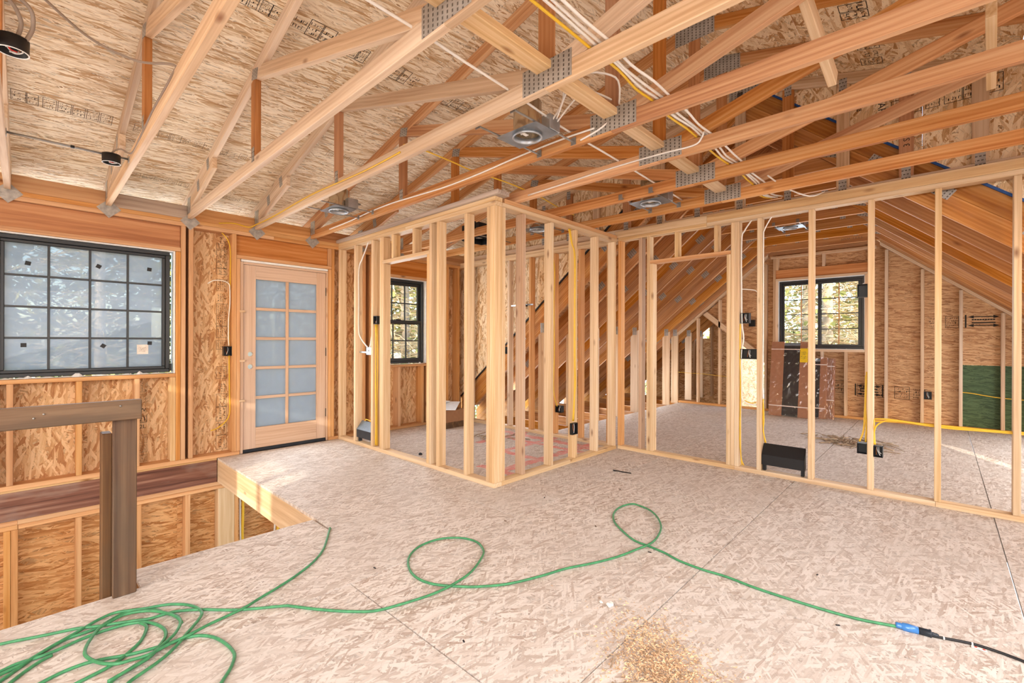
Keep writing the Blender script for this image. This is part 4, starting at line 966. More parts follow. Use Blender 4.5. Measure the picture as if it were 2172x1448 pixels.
o = tube('ceiling_cable', [[(-0.03, 2.80, 2.47), (-0.02, 2.78, 2.54), (-0.06, 2.72, 2.585), (-0.14, 2.72, 2.59)], [(-0.005, 2.80, 2.47), (0.015, 2.78, 2.53), (0.0, 2.74, 2.59), (-0.10, 2.70, 2.62), (-0.2, 2.70, 2.62)]], 0.0075, M['cable_g']); props(o, 'pair of grey cables arching into the round black box at the picture edge', 'cable')
o = tube('ceiling_cable', [(-0.14, 2.45, 2.64), (0.05, 2.66, 2.60), (0.20, 2.80, 2.575), (0.36, 2.80, 2.55), (0.481, 2.69, 2.54), (0.4795, 2.74, 2.50), (0.4795, 3.2, 2.50), (0.4795, 3.55, 2.48), (0.4795, 3.95, 2.47), (0.43, 4.02, 2.50), (0.40, 4.06, 2.49), (0.385, 4.09, 2.47)], 0.0055, M['cable_g']); props(o, 'thin grey cable sagging under the roof to the small black ceiling box', 'cable')

# ------------------------------------------------------------------ cables along the trusses
WY = 1.11
for i, (dy, mt, lab, sag) in enumerate(((0.03, 'yellow', 'yellow cable leading the bundle across the truss chords', 0.0), (0.005, 'cable_w', 'white cable beside the yellow one in the bundle across the truss chords', 0.004), (-0.015, 'cable_w', 'white cable in the middle of the bundle across the truss chords', 0.008), (-0.055, 'cable_w', 'outer white cable running apart along the bundle across the truss chords', 0.002))):
    pts = []
    xs_ = [1.0]+TX[4:9]
    for a, b in zip(xs_, xs_[1:]):
        pts += [(a, WY+dy, 2.522+sag), (a+0.2, WY+dy+0.012*math.sin(3*a+i), 2.518+sag*0.5), (b-0.2, WY+dy-0.01*math.cos(5*a+i), 2.517+sag*0.5)]
    pts += [(4.15, WY+dy, 2.522), (4.4, WY+dy+0.02, 2.50), (4.62, WY+dy-0.02, 2.52)]
    o = tube('truss_cable', pts, 0.0068, M[mt], None, 6, 3); props(o, lab, 'cable')
o = tube('truss_cable', [(0.6, 1.60, 2.522), (1.11, 1.606, 2.522), (1.4, 1.62, 2.518), (1.72, 1.64, 2.522), (2.05, 1.665, 2.517), (2.33, 1.69, 2.521), (2.93, 1.70, 2.521), (3.53, 1.72, 2.521), (4.13, 1.74, 2.521)], 0.0065, M['cable_w'], None, 6, 3); props(o, 'single white cable crossing above the big shiny can light', 'cable')
def chord_cable(x, ys, mat, label, z0=2.47, amp=0.016, extra=()):
    pts = [(x-0.0075, y, z0+amp*math.sin(3.1*y+x)) for y in ys]
    o = tube('truss_cable', list(pts)+list(extra), 0.006, mat, None, 6, 5)
    return props(o, label, 'cable')
chord_cable(2.307, [4.95, 4.5, 4.1, 3.7, 3.3, 2.9, 2.5, 2.1, 1.75, 1.5], M['cable_w'], 'white cable stapled along the chord just beyond the big can light')
chord_cable(2.912, [2.55, 2.2, 1.9, 1.6, 1.35, 1.15], M['cable_w'], 'white cable stapled along the chord over the bathroom corner post', 2.465, 0.012, [(2.902, 1.10, 2.50), (2.90, 1.085, 2.53), (2.96, 1.085, 2.535)])
chord_cable(1.702, [2.62, 2.8, 3.1, 3.5, 3.9, 4.3, 4.7, 5.1, 5.38], M['yellow'], 'yellow cable stapled to the chord above the door, ending over the wall plate', 2.475, 0.012, [(1.64, 5.45, 2.44), (1.50, 5.452, 2.455), (1.36, 5.452, 2.43)])
o = tube('truss_cable', [(1.72, 2.63, 2.50), (1.75, 2.60, 2.53), (2.1, 2.60, 2.525), (2.33, 2.62, 2.523), (2.7, 2.62, 2.53), (2.94, 2.62, 2.523), (3.2, 2.66, 2.53), (3.54, 2.72, 2.523), (3.8, 2.72, 2.50)], 0.005, M['yellow'], None, 6, 4); props(o, 'yellow cable crossing the chords toward the bathroom corner post', 'cable')
o = tube('truss_cable', [(4.0, 1.00, 2.53), (4.25, 0.93, 2.48), (4.45, 0.80, 2.43), (4.60, 0.72, 2.485)], 0.006, M['cable_w'], None, 6, 4); props(o, 'white cable drooping just above the attic stud wall plate', 'cable')

# ------------------------------------------------------------------ wall cables
o = tube('wall_cable', [[(1.40, 5.50, 2.345), (1.45, 5.49, 2.28), (1.480, 5.51, 2.18), (1.481, 5.51, 1.9), (1.479, 5.51, 1.6), (1.470, 5.51, 1.40), (1.474, 5.51, 1.16)], [(1.474, 5.515, 1.06), (1.478, 5.515, 0.7), (1.480, 5.515, 0.45), (1.44, 5.51, 0.36), (1.36, 5.50, 0.30), (1.30, 5.47, 0.29)]], 0.006, M['yellow'], None, 6, 5); props(o, 'yellow cable running down the stud beside the glazed door', 'cable')
o = tube('wall_cable', [(1.27, 5.48, 1.80), (1.32, 5.47, 1.835), (1.40, 5.47, 1.84), (1.455, 5.48, 1.82), (1.472, 5.49, 1.77), (1.473, 5.49, 1.6), (1.462, 5.49, 1.45), (1.46, 5.49, 1.25), (1.465, 5.49, 1.16)], 0.0055, M['cable_w'], None, 6, 5); props(o, 'white cable sticking out of the wall beside the glazed door', 'cable')
o = tube('wall_cable', [[(1.575, 5.50, -0.26), (1.575, 5.49, -0.7), (1.582, 5.49, -1.1), (1.578, 5.49, -1.5)], [(1.95, 5.40, -0.26), (1.93, 5.45, -0.6), (1.90, 5.47, -1.2)]], 0.009, M['cable_w'], None, 6, 5); props(o, 'white cables hanging below the landing in the stair opening', 'cable')
o = tube('wall_cable', [[(1.602, 5.50, -0.26), (1.605, 5.49, -0.6), (1.60, 5.49, -0.9), (1.622, 5.49, -1.2), (1.615, 5.49, -1.5)], [(1.985, 5.40, -0.26), (1.97, 5.45, -0.6), (1.93, 5.47, -1.2)]], 0.014, M['yellow'], None, 6, 5); props(o, 'yellow cables hanging below the landing in the stair opening', 'cable')
o = tube('wall_cable', [[(2.69, 4.80, 2.36), (2.69, 4.86, 2.28), (2.685, 4.93, 2.18), (2.685, 5.012, 2.06), (2.685, 5.014, 1.7), (2.685, 5.014, 1.35), (2.69, 4.97, 1.25), (2.70, 4.88, 1.17), (2.705, 4.84, 1.145)], [(2.69, 4.72, 1.28), (2.70, 4.76, 1.2), (2.705, 4.79, 1.145)]], 0.0075, M['cable_w'], None, 6, 5); props(o, 'white cable curving from the top plate down to the small metal box', 'cable')
o = tube('wall_cable', [[(2.675, 4.618, 1.40), (2.675, 4.606, 1.1), (2.675, 4.616, 0.7), (2.675, 4.604, 0.4), (2.675, 4.612, 0.05)], [(2.69, 4.60, 1.40), (2.69, 4.59, 1.0), (2.69, 4.60, 0.6), (2.69, 4.592, 0.05)], [(2.67, 4.59, 1.40), (2.67, 4.60, 0.9), (2.67, 4.585, 0.3), (2.675, 4.59, 0.05)]], 0.006, M['yellow'], None, 6, 5); props(o, 'bundle of yellow cables dropping from the switch box left of the bathroom doorway', 'cable')
o = tube('wall_cable', [[(3.73, 2.715, 2.345), (3.745, 2.70, 2.2), (3.78, 2.687, 2.05), (3.775, 2.684, 1.5), (3.782, 2.684, 1.0), (3.79, 2.684, 0.8), (3.775, 2.684, 0.65), (3.765, 2.69, 0.42)], [(3.715, 2.72, 2.345), (3.735, 2.70, 2.2), (3.765, 2.685, 2.04), (3.763, 2.684, 1.2), (3.77, 2.684, 0.75), (3.752, 2.69, 0.42)]], 0.0065, M['yellow'], None, 6, 5); props(o, 'yellow cables running down the third stud of the bathroom side wall', 'cable')
o = tube('wall_cable', [(4.60, 3.62, 2.34), (4.60, 3.585, 2.1), (4.605, 3.60, 1.7), (4.605, 3.59, 1.1), (4.605, 3.60, 0.6), (4.63, 3.56, 0.39)], 0.0065, M['yellow'], None, 6, 5); props(o, 'yellow cable down a rear bathroom stud to the low black box', 'cable')
o = tube('wall_cable', [(4.66, 1.30, 2.36), (4.655, 1.36, 2.27), (4.655, 1.385, 2.18), (4.655, 1.385, 1.7), (4.655, 1.38, 1.4), (4.655, 1.365, 1.25), (4.655, 1.385, 1.1), (4.655, 1.385, 0.75), (4.655, 1.36, 0.66), (4.67, 1.29, 0.63), (4.68, 1.245, 0.635)], 0.0065, M['cable_w'], None, 6, 5); props(o, 'white cable running down past the switch boxes in the attic stud wall', 'cable')
o = tube('wall_cable', [(4.655, 1.388, 1.72), (4.66, 1.34, 1.715), (4.67, 1.27, 1.70), (4.68, 1.245, 1.67)], 0.005, M['cable_w'], None, 6, 5); props(o, 'short white cable branching across the attic wall bay above the upper switch box', 'cable')
o = tube('wall_cable', [[(4.64, 1.392, 1.39), (4.64, 1.394, 1.1), (4.64, 1.385, 0.8), (4.64, 1.39, 0.3), (4.65, 1.375, 0.05)], [(4.65, 1.391, 1.39), (4.65, 1.392, 0.9), (4.65, 1.388, 0.2), (4.655, 1.36, 0.05)], [(4.66, 1.37, 0.67), (4.67, 1.31, 0.645), (4.675, 1.26, 0.65)]], 0.005, M['yellow'], None, 6, 5); props(o, 'yellow cables stapled beside the switch boxes in the attic stud wall', 'cable')
o = tube('wall_cable', [(4.65, 1.13, 2.36), (4.655, 1.19, 2.25), (4.655, 1.198, 2.15), (4.655, 1.197, 1.5), (4.655, 1.2, 0.7)], 0.0055, M['cable_w'], None, 6, 5); props(o, 'white cable coming down the stud above the black heater box', 'cable')
o = tube('wall_cable', [[(4.66, 1.197, 0.69), (4.66, 1.19, 0.5), (4.66, 1.195, 0.4), (4.67, 1.175, 0.29)], [(4.665, 1.199, 0.66), (4.665, 1.198, 0.45), (4.675, 1.185, 0.29)]], 0.0055, M['yellow'], None, 6, 5); props(o, 'yellow cables feeding the top corner of the black heater box', 'cable')
o = tube('wall_cable', [[(4.66, 0.388, 0.605), (4.66, 0.30, 0.612), (4.66, 0.19, 0.606), (4.66, 0.08, 0.598), (4.66, -0.05, 0.596), (4.66, -0.2, 0.597), (4.66, -0.35, 0.602), (4.66, -0.55, 0.61), (4.66, -0.78, 0.605)], [(4.655, 0.392, 0.40), (4.655, 0.39, 0.50), (4.655, 0.37, 0.56), (4.655, 0.31, 0.60), (4.655, 0.22, 0.604), (4.655, 0.09, 0.592), (4.655, -0.05, 0.586), (4.655, -0.2, 0.590), (4.655, -0.38, 0.594), (4.655, -0.78, 0.597)], [(4.66, 0.384, 0.40), (4.66, 0.39, 0.5), (4.66, 0.392, 0.60)], [(4.67, 0.392, 0.585), (4.67, 0.2, 0.60), (4.67, 0.0, 0.60), (4.67, -0.4, 0.60)]], 0.006, M['yellow'], None, 6, 5); props(o, 'yellow cables strung through the studs of the attic wall near the floor', 'cable')
o = tube('wall_cable', [[(4.66, 0.438, 0.98), (4.66, 0.447, 0.7), (4.66, 0.44, 0.55), (4.66, 0.445, 0.41)], [(4.67, 0.445, 0.95), (4.67, 0.452, 0.65), (4.67, 0.46, 0.5), (4.66, 0.485, 0.41)]], 0.007, M['yellow'], None, 6, 5); props(o, 'yellow cables dropping into the back black box at the attic wall stud', 'cable')
o = tube('wall_cable', [(9.02, -0.18, 0.52), (9.02, -0.3, 0.515), (9.02, -0.45, 0.49), (9.02, -0.62, 0.47), (9.02, -0.9, 0.46)], 0.006, M['yellow'], None, 6, 5); props(o, 'yellow cable against the green sheathing of the gable wall', 'cable')
o = tube('wall_cable', [(9.0, 3.86, 0.61), (8.99, 3.6, 0.60), (8.99, 3.4, 0.60), (8.99, 3.1, 0.58), (8.99, 2.8, 0.56)], 0.004, M['yellow'], None, 6, 4); props(o, 'thin yellow cable strung across the knee studs left of the gable window', 'cable')

# ------------------------------------------------------------------ electrical boxes
def open_box(name, label, lo, hi, face, mat='black', group='black outlet boxes', wires=True):
    """box open on one face ('-x' or '-y'), with loose wires inside"""
    c = tuple((a+b)/2 for a, b in zip(lo, hi)); t = thing(name, label, 'box', c, group); tt = 0.003; m = M[mat]
    (x0, y0, z0), (x1, y1, z1) = lo, hi
    bm = bmesh.new()
    def bx(a, b):
        r = bmesh.ops.create_cube(bm, size=1.0)['verts']
        for vv in r: vv.co = Vector([(a[i]+b[i])/2-c[i]+vv.co[i]*(b[i]-a[i]) for i in range(3)])
    if face == '-x': bx((x1-tt, y0, z0), (x1, y1, z1)); bx((x0, y0, z0), (x1, y0+tt, z1)); bx((x0, y1-tt, z0), (x1, y1, z1)); bx((x0, y0, z0), (x1, y1, z0+tt)); bx((x0, y0, z1-tt), (x1, y1, z1))
    else: bx((x0, y1-tt, z0), (x1, y1, z1)); bx((x0, y0, z0), (x0+tt, y1, z1)); bx((x1-tt, y0, z0), (x1, y1, z1)); bx((x0, y0, z0), (x1, y1, z0+tt)); bx((x0, y0, z1-tt), (x1, y1, z1))
    me = bpy.data.meshes.new('box_body'); bm.to_mesh(me); bm.free(); me.materials.append(m); link('box_body', me, None, Matrix.Translation(c), t)
    if wires:
        if face == '-x':
            tube('loose_wires', [[(x1-.01, c[1]+.01, z1-.01), (c[0], c[1]+.008, c[2]+.01), (x0+.008, c[1]-.012, z0+.015)], [(x1-.01, c[1], z1-.01), (c[0]-.01, c[1]-.004, c[2]), (x0+.01, c[1]-.018, z0+.03)]], 0.0025, M['white'], t)
            tube('loose_wires', [(x1-.01, c[1]+.015, z1-.01), (c[0], c[1]+.015, c[2]), (x0+.01, c[1]+.012, z0+.02)], 0.003, M['copper'], t)
        else:
            tube('loose_wires', [[(c[0]+.01, y1-.01, z1-.01), (c[0]+.008, c[1], c[2]+.01), (c[0]-.012, y0+.008, z0+.015)]], 0.0025, M['white'], t)
            tube('loose_wires', [(c[0]-.01, y1-.01, z1-.01), (c[0]-.012, c[1], c[2]), (c[0]-.005, y0+.01, z0+.02)], 0.003, M['copper'], t)
    return t
open_box('outlet_box', 'black outlet box with copper wires on the front of an attic wall stud', (4.635, 0.335, 0.305), (4.70, 0.392, 0.392), '-x')
open_box('outlet_box', 'plain black outlet box back to back beside the wired one on the attic wall stud', (4.625, 0.434, 0.318), (4.69, 0.498, 0.402), '-x', wires=False)
open_box('switch_box', 'upper single black switch box beside the attic doorway', (4.64, 1.315, 1.395), (4.70, 1.386, 1.492), '-x')
open_box('switch_box', 'wide double black switch box spanning two studs beside the attic doorway', (4.635, 1.244, 1.058), (4.70, 1.388, 1.152), '-x')
open_box('switch_box', 'black switch box high on the stud left of the bathroom doorway', (2.655, 4.560, 1.405), (2.72, 4.629, 1.495), '-x')
open_box('outlet_box', 'black outlet box fed by yellow cables on the bathroom side wall stud', (3.70, 2.655, 0.292), (3.79, 2.688, 0.405), '-y')
open_box('outlet_box', 'small black outlet box low on a rear bathroom stud', (4.625, 3.50, 0.315), (4.69, 3.585, 0.40), '-x')
open_box('outlet_box', 'small black outlet box at chest height on a rear bathroom stud', (4.625, 4.46, 1.04), (4.69, 4.53, 1.14), '-x', wires=False)
open_box('outlet_box', 'black outlet box beside the stud left of the glazed door', (1.415, 5.47, 1.055), (1.487, 5.53, 1.155), '-y')
open_box('outlet_box', 'small black outlet box low on the far gable wall', (9.0, 0.10, 0.39), (9.06, 0.184, 0.50), '-x')
open_box('outlet_box', 'faint black outlet box on the gable wall left of the window', (9.02, 2.46, 1.50), (9.07, 2.56, 1.62), '-x', wires=False)
open_box('outlet_box', 'black box on the attic stud in front of the gable window edge', (4.635, 0.434, 1.585), (4.70, 0.50, 1.69), '-x', wires=False)
mb = thing('metal_box', 'small galvanised square box on the stud nearest the glazed door', 'box', (2.72, 4.81, 1.10))
beam('box_body', (2.705, 4.758, 1.055), (2.735, 4.872, 1.145), M['galv'], mb); lathe('knockout', [(0, 0), (0.013, 0), (0.013, 0.002), (0, 0.002)], M['steel'], (2.704, 4.815, 1.10), mb, 14, Matrix.Rotation(PI/2, 4, 'Y'))
beam('mounting_strap', (2.70, 4.70, 1.075), (2.704, 5.02, 1.095), M['galv'], mb)
sv_ = thing('shower_valve', 'black pipe stub on a metal strap between the rear bathroom studs', 'pipe', (4.64, 3.9, 1.72))
beam('strap', (4.615, 3.96, 1.70), (4.62, 4.36, 1.72), M['galv'], sv_); lathe('pipe_stub', [(0, 0), (0.012, 0), (0.012, 0.06), (0.03, 0.06), (0.03, 0.07), (0, 0.07)], M['black'], (4.64, 4.085, 1.70), sv_, 14, Matrix.Rotation(-PI/2, 4, 'Y'))

# ------------------------------------------------------------------ wall heater boxes
def heater(label, y0, y1, x0, z0, top, front):
    t = thing('heater_box', label, 'heater', (x0+0.04, (y0+y1)/2, z0), 'wall heater boxes')
    def pr(name, pts, a, b, mat):      # pts in (x,z), extruded along y
        m = Matrix(((1, 0, 0, x0), (0, 0, -1, (a+b)/2), (0, 1, 0, z0), (0, 0, 0, 1))); return prism(name, pts, b-a, mat, m, t, 0.001)
    pr('front_panel', [(0, 0), (0.004, 0), (0.004, 0.092), (0, 0.092)], y0, y1, front)
    pr('slanted_top', [(0, 0.093), (0.070, 0.186), (0.073, 0.182), (0.004, 0.090)], y0, y1, top)
    pr('end_cap', [(0.002, 0), (0.072, 0), (0.072, 0.182), (0.002, 0.09)], y0-0.003, y0, front); pr('end_cap', [(0.002, 0), (0.072, 0), (0.072, 0.182), (0.002, 0.09)], y1, y1+0.003, front)
    pr('back_panel', [(0.070, 0), (0.074, 0), (0.074, 0.186), (0.070, 0.186)], y0, y1, front)
    for y in (y0+0.002, y1-0.027): beam('foot', (x0+0.02, y, z0-0.055), (x0+0.06, y+0.025, z0), front, t)
    return t
heater('black heater box standing low between attic wall studs', 0.868, 1.199, 4.632, 0.095, M['black'], M['black'])
heater('blue-grey heater box standing low beside the bathroom doorway', 4.68, 5.018, 2.665, 0.088, M['heater_top'], M['heater'])
o = tube('heater_cable', [(2.74, 4.95, 0.26), (2.735, 4.94, 0.29), (2.73, 4.90, 0.297), (2.725, 4.80, 0.292), (2.72, 4.70, 0.29)], 0.006, M['yellow'], None, 6, 5); props(o, 'yellow cable looped over the blue-grey heater box', 'cable')
fan = thing('exhaust_fan', 'black square exhaust fan box hung above the bathroom', 'fan', (3.75, 4.05, 2.42))
for lo, hi in (((3.58, 3.90, 2.42), (3.583, 4.2, 2.60)), ((3.90, 3.90, 2.42), (3.903, 4.2, 2.60)), ((3.58, 3.90, 2.42), (3.903, 3.903, 2.60)), ((3.58, 4.197, 2.42), (3.903, 4.2, 2.60)), ((3.58, 3.90, 2.597), (3.903, 4.2, 2.60))): beam('housing_side', lo, hi, M['black'], fan)
lathe('blower_wheel', [(0.0, 0.0), (0.05, 0.0), (0.09, 0.04), (0.09, 0.12), (0, 0.12)], M['steel'], (3.72, 4.05, 2.46), fan)
for y in (3.89, 4.21): tube('hanger_bar', [(3.55, y, 2.44), (4.10, y, 2.44)], 0.006, M['steel'], fan, 6, 0)
beam('junction_box', (3.40, 3.86, 2.50), (3.50, 3.93, 2.58), M['black'], fan)

# ------------------------------------------------------------------ temporary stair railing of old boards
ra = thing('stair_railing', 'weathered wooden railing of rail and posts at the stair opening', 'railing', (0.32, 2.83, 0.0))
beam('rail', (-0.45, 2.79, 0.842), (0.379, 2.828, 0.934), M['weathered'], ra, 0.004)
beam('post', (0.278, 2.8285, 0.0005), (0.366, 2.8660, 0.931), M['weathered'], ra, 0.004)
beam('old_post', (0.245, 2.91, -0.60), (0.283, 2.998, 0.769), M['weathered'], ra, 0.004)
for x, z in ((0.02, 0.885), (0.05, 0.90), (0.30, 0.91)): lathe('nail_head', [(0, 0), (0.004, 0), (0.004, 0.003), (0, 0.003)], M['steel'], (x, 2.7885, z), ra, 8, Matrix.Rotation(PI/2, 4, 'X'))

# ------------------------------------------------------------------ green extension cord
CORD = {
    'S1': [(1.333, 2.856), (1.266, 2.743), (1.178, 2.606), (1.079, 2.504), (0.96, 2.424), (0.847, 2.365), (0.747, 2.321), (0.677, 2.287), (0.579, 2.264), (0.528, 2.252), (0.455, 2.231), (0.388, 2.22), (0.324, 2.201), (0.268, 2.213), (0.232, 2.226), (0.199, 2.261), (0.174, 2.308), (0.156, 2.367), (0.158, 2.418), (0.175, 2.478), (0.208, 2.551), (0.252, 2.582), (0.292, 2.599), (0.339, 2.585), (0.388, 2.541), (0.431, 2.467), (0.451, 2.399), (0.449, 2.349), (0.422, 2.289), (0.39, 2.252), (0.356, 2.221), (0.322, 2.183), (0.297, 2.169), (0.242, 2.148), (0.198, 2.131)],
    'S2': [(2.548, 0.131), (2.513, 0.215), (2.489, 0.295), (2.473, 0.415), (2.465, 0.547), (2.463, 0.669), (2.476, 0.807), (2.466, 0.923), (2.477, 1.056), (2.51, 1.152), (2.529, 1.264), (2.541, 1.362), (2.616, 1.485), (2.716, 1.603), (2.84, 1.68), (2.977, 1.71), (3.098, 1.681), (3.102, 1.607), (3.045, 1.505), (2.957, 1.409), (2.823, 1.322), (2.673, 1.273), (2.55, 1.259), (2.419, 1.282), (2.282, 1.325), (2.13, 1.381), (1.972, 1.456), (1.828, 1.5), (1.654, 1.57), (1.539, 1.653), (1.467, 1.729), (1.392, 1.839), (1.37, 1.948), (1.397, 2.06), (1.473, 2.173), (1.59, 2.239), (1.726, 2.236), (1.829, 2.157), (1.863, 2.044), (1.82, 1.936), (1.735, 1.858), (1.592, 1.783), (1.459, 1.756), (1.33, 1.757), (1.193, 1.788), (1.081, 1.843), (1.004, 1.912), (0.909, 2.033), (0.832, 2.152), (0.803, 2.186), (0.654, 2.299), (0.54, 2.412), (0.47, 2.471), (0.426, 2.489), (0.367, 2.496), (0.323, 2.523), (0.266, 2.556), (0.219, 2.58), (0.149, 2.628), (0.092, 2.651), (0.029, 2.675), (-0.035, 2.702), (-0.091, 2.721)],
    'S3': [(-0.088, 2.443), (-0.064, 2.464), (-0.016, 2.481), (0.017, 2.506), (0.07, 2.547), (0.132, 2.587), (0.181, 2.622), (0.216, 2.645), (0.268, 2.658), (0.319, 2.633), (0.369, 2.602), (0.426, 2.578), (0.469, 2.544), (0.508, 2.493), (0.53, 2.433), (0.533, 2.38), (0.514, 2.338), (0.481, 2.293), (0.444, 2.246), (0.415, 2.206), (0.374, 2.162), (0.334, 2.132), (0.292, 2.108), (0.253, 2.085), (0.233, 2.062)],
    'S4': [(-0.09, 2.493), (-0.065, 2.495), (-0.023, 2.509), (0.041, 2.503), (0.095, 2.511), (0.144, 2.527), (0.199, 2.535), (0.255, 2.531), (0.305, 2.518), (0.352, 2.481), (0.383, 2.422), (0.397, 2.357), (0.39, 2.304), (0.371, 2.265), (0.339, 2.221), (0.312, 2.197), (0.267, 2.174), (0.225, 2.152), (0.187, 2.12)],
    'S5': [(0.016, 2.301), (0.038, 2.312), (0.091, 2.33), (0.151, 2.331), (0.204, 2.311), (0.257, 2.281), (0.313, 2.26), (0.372, 2.247), (0.414, 2.243), (0.467, 2.228), (0.498, 2.202), (0.527, 2.153), (0.546, 2.081), (0.553, 2.007), (0.545, 1.962), (0.518, 1.91), (0.486, 1.868), (0.456, 1.828)],
    'S6': [(0.326, 2.516), (0.346, 2.469), (0.346, 2.424), (0.317, 2.346), (0.278, 2.297), (0.236, 2.258), (0.197, 2.239), (0.161, 2.229), (0.127, 2.22), (0.093, 2.211)],
    'S7': [(-0.075, 2.414), (-0.023, 2.47), (0.031, 2.524), (0.101, 2.573), (0.162, 2.579), (0.207, 2.582), (0.251, 2.614), (0.301, 2.637), (0.352, 2.612), (0.397, 2.572), (0.42, 2.512), (0.454, 2.441), (0.457, 2.37)],
    'S8': [(-0.055, 2.368), (-0.037, 2.393), (0.0, 2.437), (0.041, 2.473), (0.069, 2.485)],
}
BLACK_CORD = [(2.536, 0.126), (2.543, 0.105), (2.555, 0.056), (2.565, 0.028), (2.578, -0.008), (2.609, -0.091), (2.613, -0.156), (2.601, -0.232), (2.579, -0.308)]
hz = {'S1': 0.0165, 'S2': 0.0080, 'S3': 0.0120, 'S4': 0.0085, 'S5': 0.0070, 'S6': 0.0068, 'S7': 0.0068, 'S8': 0.0064}
lines = []
for k, l in CORD.items():
    n = len(l); pts = []
    for i, (x, y) in enumerate(l):
        z = hz[k]
        if k == 'S1': z = 0.0068 + 0.010*min(1.0, max(0, (i-4)/5.0))
        if k == 'S2': z = 0.0068 + (0.009 if 17 < i < 24 or 39 < i < 45 else 0.0) + (0.004 if i > 50 else 0)
        pts.append((x, y, z))
    if k == 'S1': pts = [(1.347, 2.885, -0.22), (1.347, 2.882, -0.05), (1.345, 2.874, 0.004)] + pts
    lines.append(pts)
ec = thing('extension_cord', 'green extension cord coiled by the stairs and looping across the floor', 'cord', (0.3, 2.4, 0))
tube('cord', lines, 0.0062, M['green'], ec, 8, 5)
pg = Vector((2.549, 0.128, 0.012)); pdv = Vector((0.19, -0.98, 0)).normalized()
RX = Matrix.Rotation(-PI/2, 4, 'X'); AIM = pdv.to_track_quat('Z', 'Y').to_matrix().to_4x4()
lathe('plug_end', [(0, -0.012), (0.010, -0.012), (0.0125, -0.006), (0.011, 0.0), (0.0125, 0.004), (0.0115, 0.008), (0.0155, 0.012), (0.0165, 0.03), (0.0145, 0.062), (0.0, 0.062)], M['blue'], pg, ec, 16, AIM)
bc = thing('power_cord', 'black cord plugged into the blue end of the green extension cord', 'cord', (2.55, 0.06, 0))
lathe('plug', [(0, 0.0), (0.0145, 0.0), (0.0145, 0.03), (0.0165, 0.034), (0.0165, 0.038), (0.008, 0.04), (0.0085, 0.046), (0.0065, 0.05), (0.0075, 0.056), (0.005, 0.062), (0, 0.062)], M['sole'], pg+pdv*0.064, bc, 16, AIM)
tube('cord', [(2.5645, 0.040, 0.011)]+[(x, y, 0.0065) for x, y in BLACK_CORD[3:]]+[(2.54, -0.42, 0.0065)], 0.0052, M['black'], bc, 8, 5)
tg_ = beam('warning_tag', (2.585, -0.135, 0.002), (2.600, -0.090, 0.006), M['paper'], bc, 0.0005)
for y in (-0.103, -0.126): lathe('red_dot', [(0, 0), (0.0045, 0), (0.0045, 0.0006), (0, 0.0006)], M['red'], (2.5925, y, 0.0061), tg_, 12)
for i in (4, 5): lathe('cable_tie', [(0.006, 0), (0.0065, 0.001), (0.0065, 0.004), (0.006, 0.005)], M['white'], (BLACK_CORD[i][0], BLACK_CORD[i][1], 0.0065), bc, 10, AIM)

# ------------------------------------------------------------------ sawdust and scraps
def chips(name, spots, mat, label, cat, zfun):
    rr = random.Random(11); bm = bmesh.new()
    for (x, y, zb, s) in spots:
        a = rr.uniform(0, 2*PI); l = s*rr.uniform(0.6, 1.6); w = s*rr.uniform(0.25, 0.55); tl = rr.uniform(-0.5, 0.5); t2 = rr.uniform(-.4, .4)
        dx, dy = math.cos(a)*l, math.sin(a)*l; ex, ey = -math.sin(a)*w, math.cos(a)*w
        z = zb+0.0015+abs(l*tl)*0.5
        P = [(x-dx, y-dy, z-l*tl*0.5), (x-dx*0.2+ex, y-dy*0.2+ey, z+w*t2+0.002), (x+dx, y+dy, z+l*tl*0.5), (x+dx*0.1-ex, y+dy*0.1-ey, z-w*t2*0.4)]
        bm.faces.new([bm.verts.new((p[0], p[1], max(0.0008, p[2]))) for p in P])
    me = bpy.data.meshes.new(name); bm.to_mesh(me); bm.free(); me.materials.append(mat)
    o = link(name, me, None, Matrix.Identity(4)); return props(o, label, cat, None, 'stuff')
rr = random.Random(21); sp = []
def ang_pt(cx, cy, sx, sy, rot):
    a, b = rr.gauss(0, 1)*sx, rr.gauss(0, 1)*sy; return cx+a*math.cos(rot)-b*math.sin(rot), cy+a*math.sin(rot)+b*math.cos(rot)
for k in range(5200):
    x, y = ang_pt(1.62, 0.76, 0.155, 0.085, 0.72) if k % 5 else ang_pt(1.56, 0.68, 0.12, 0.09, -0.75)
    d = math.hypot(x-1.60, y-0.74); zb = max(0, 0.014*(1-d/0.2))*rr.random(); sp.append((x, y, zb, rr.uniform(0.003, 0.0075)))
for k in range(260):
    x, y = ang_pt(1.66, 0.82, 0.26, 0.17, 0.72); sp.append((x, y, 0, rr.uniform(0.003, 0.0075)))
chips('wood_shavings', sp, M['chip'], 'spilled pile of tan drill shavings on the floor at the bottom edge', 'shavings', None)
for i, (x, y, a, l, lab) in enumerate(((1.52, 0.90, 0.3, 0.085, 'long tan splinter lying on the shavings, nearest the cord side'), (1.46, 0.80, -0.75, 0.17, 'longest flat wood splinter at the edge of the shavings'), (1.60, 0.58, 1.0, 0.06, 'short pale splinter on the right of the shavings'), (1.66, 0.50, 2.2, 0.07, 'pale splinter at the lower right rim of the shavings'))):
    m = Matrix.Translation((x, y, 0.012)) @ Matrix.Rotation(a, 4, 'Z'); o = link('wood_splinter', box_mesh(l, 0.006, 0.003, M['stick'], 0.001), None, m); props(o, lab, 'splinter', 'splinters in the shavings')
o = tube('red_scrap', [(1.60, 0.565, 0.012), (1.605, 0.575, 0.022), (1.612, 0.585, 0.016)], 0.005, M['red'], None, 8, 3); props(o, 'red plastic scrap in the wood shavings', 'scrap')
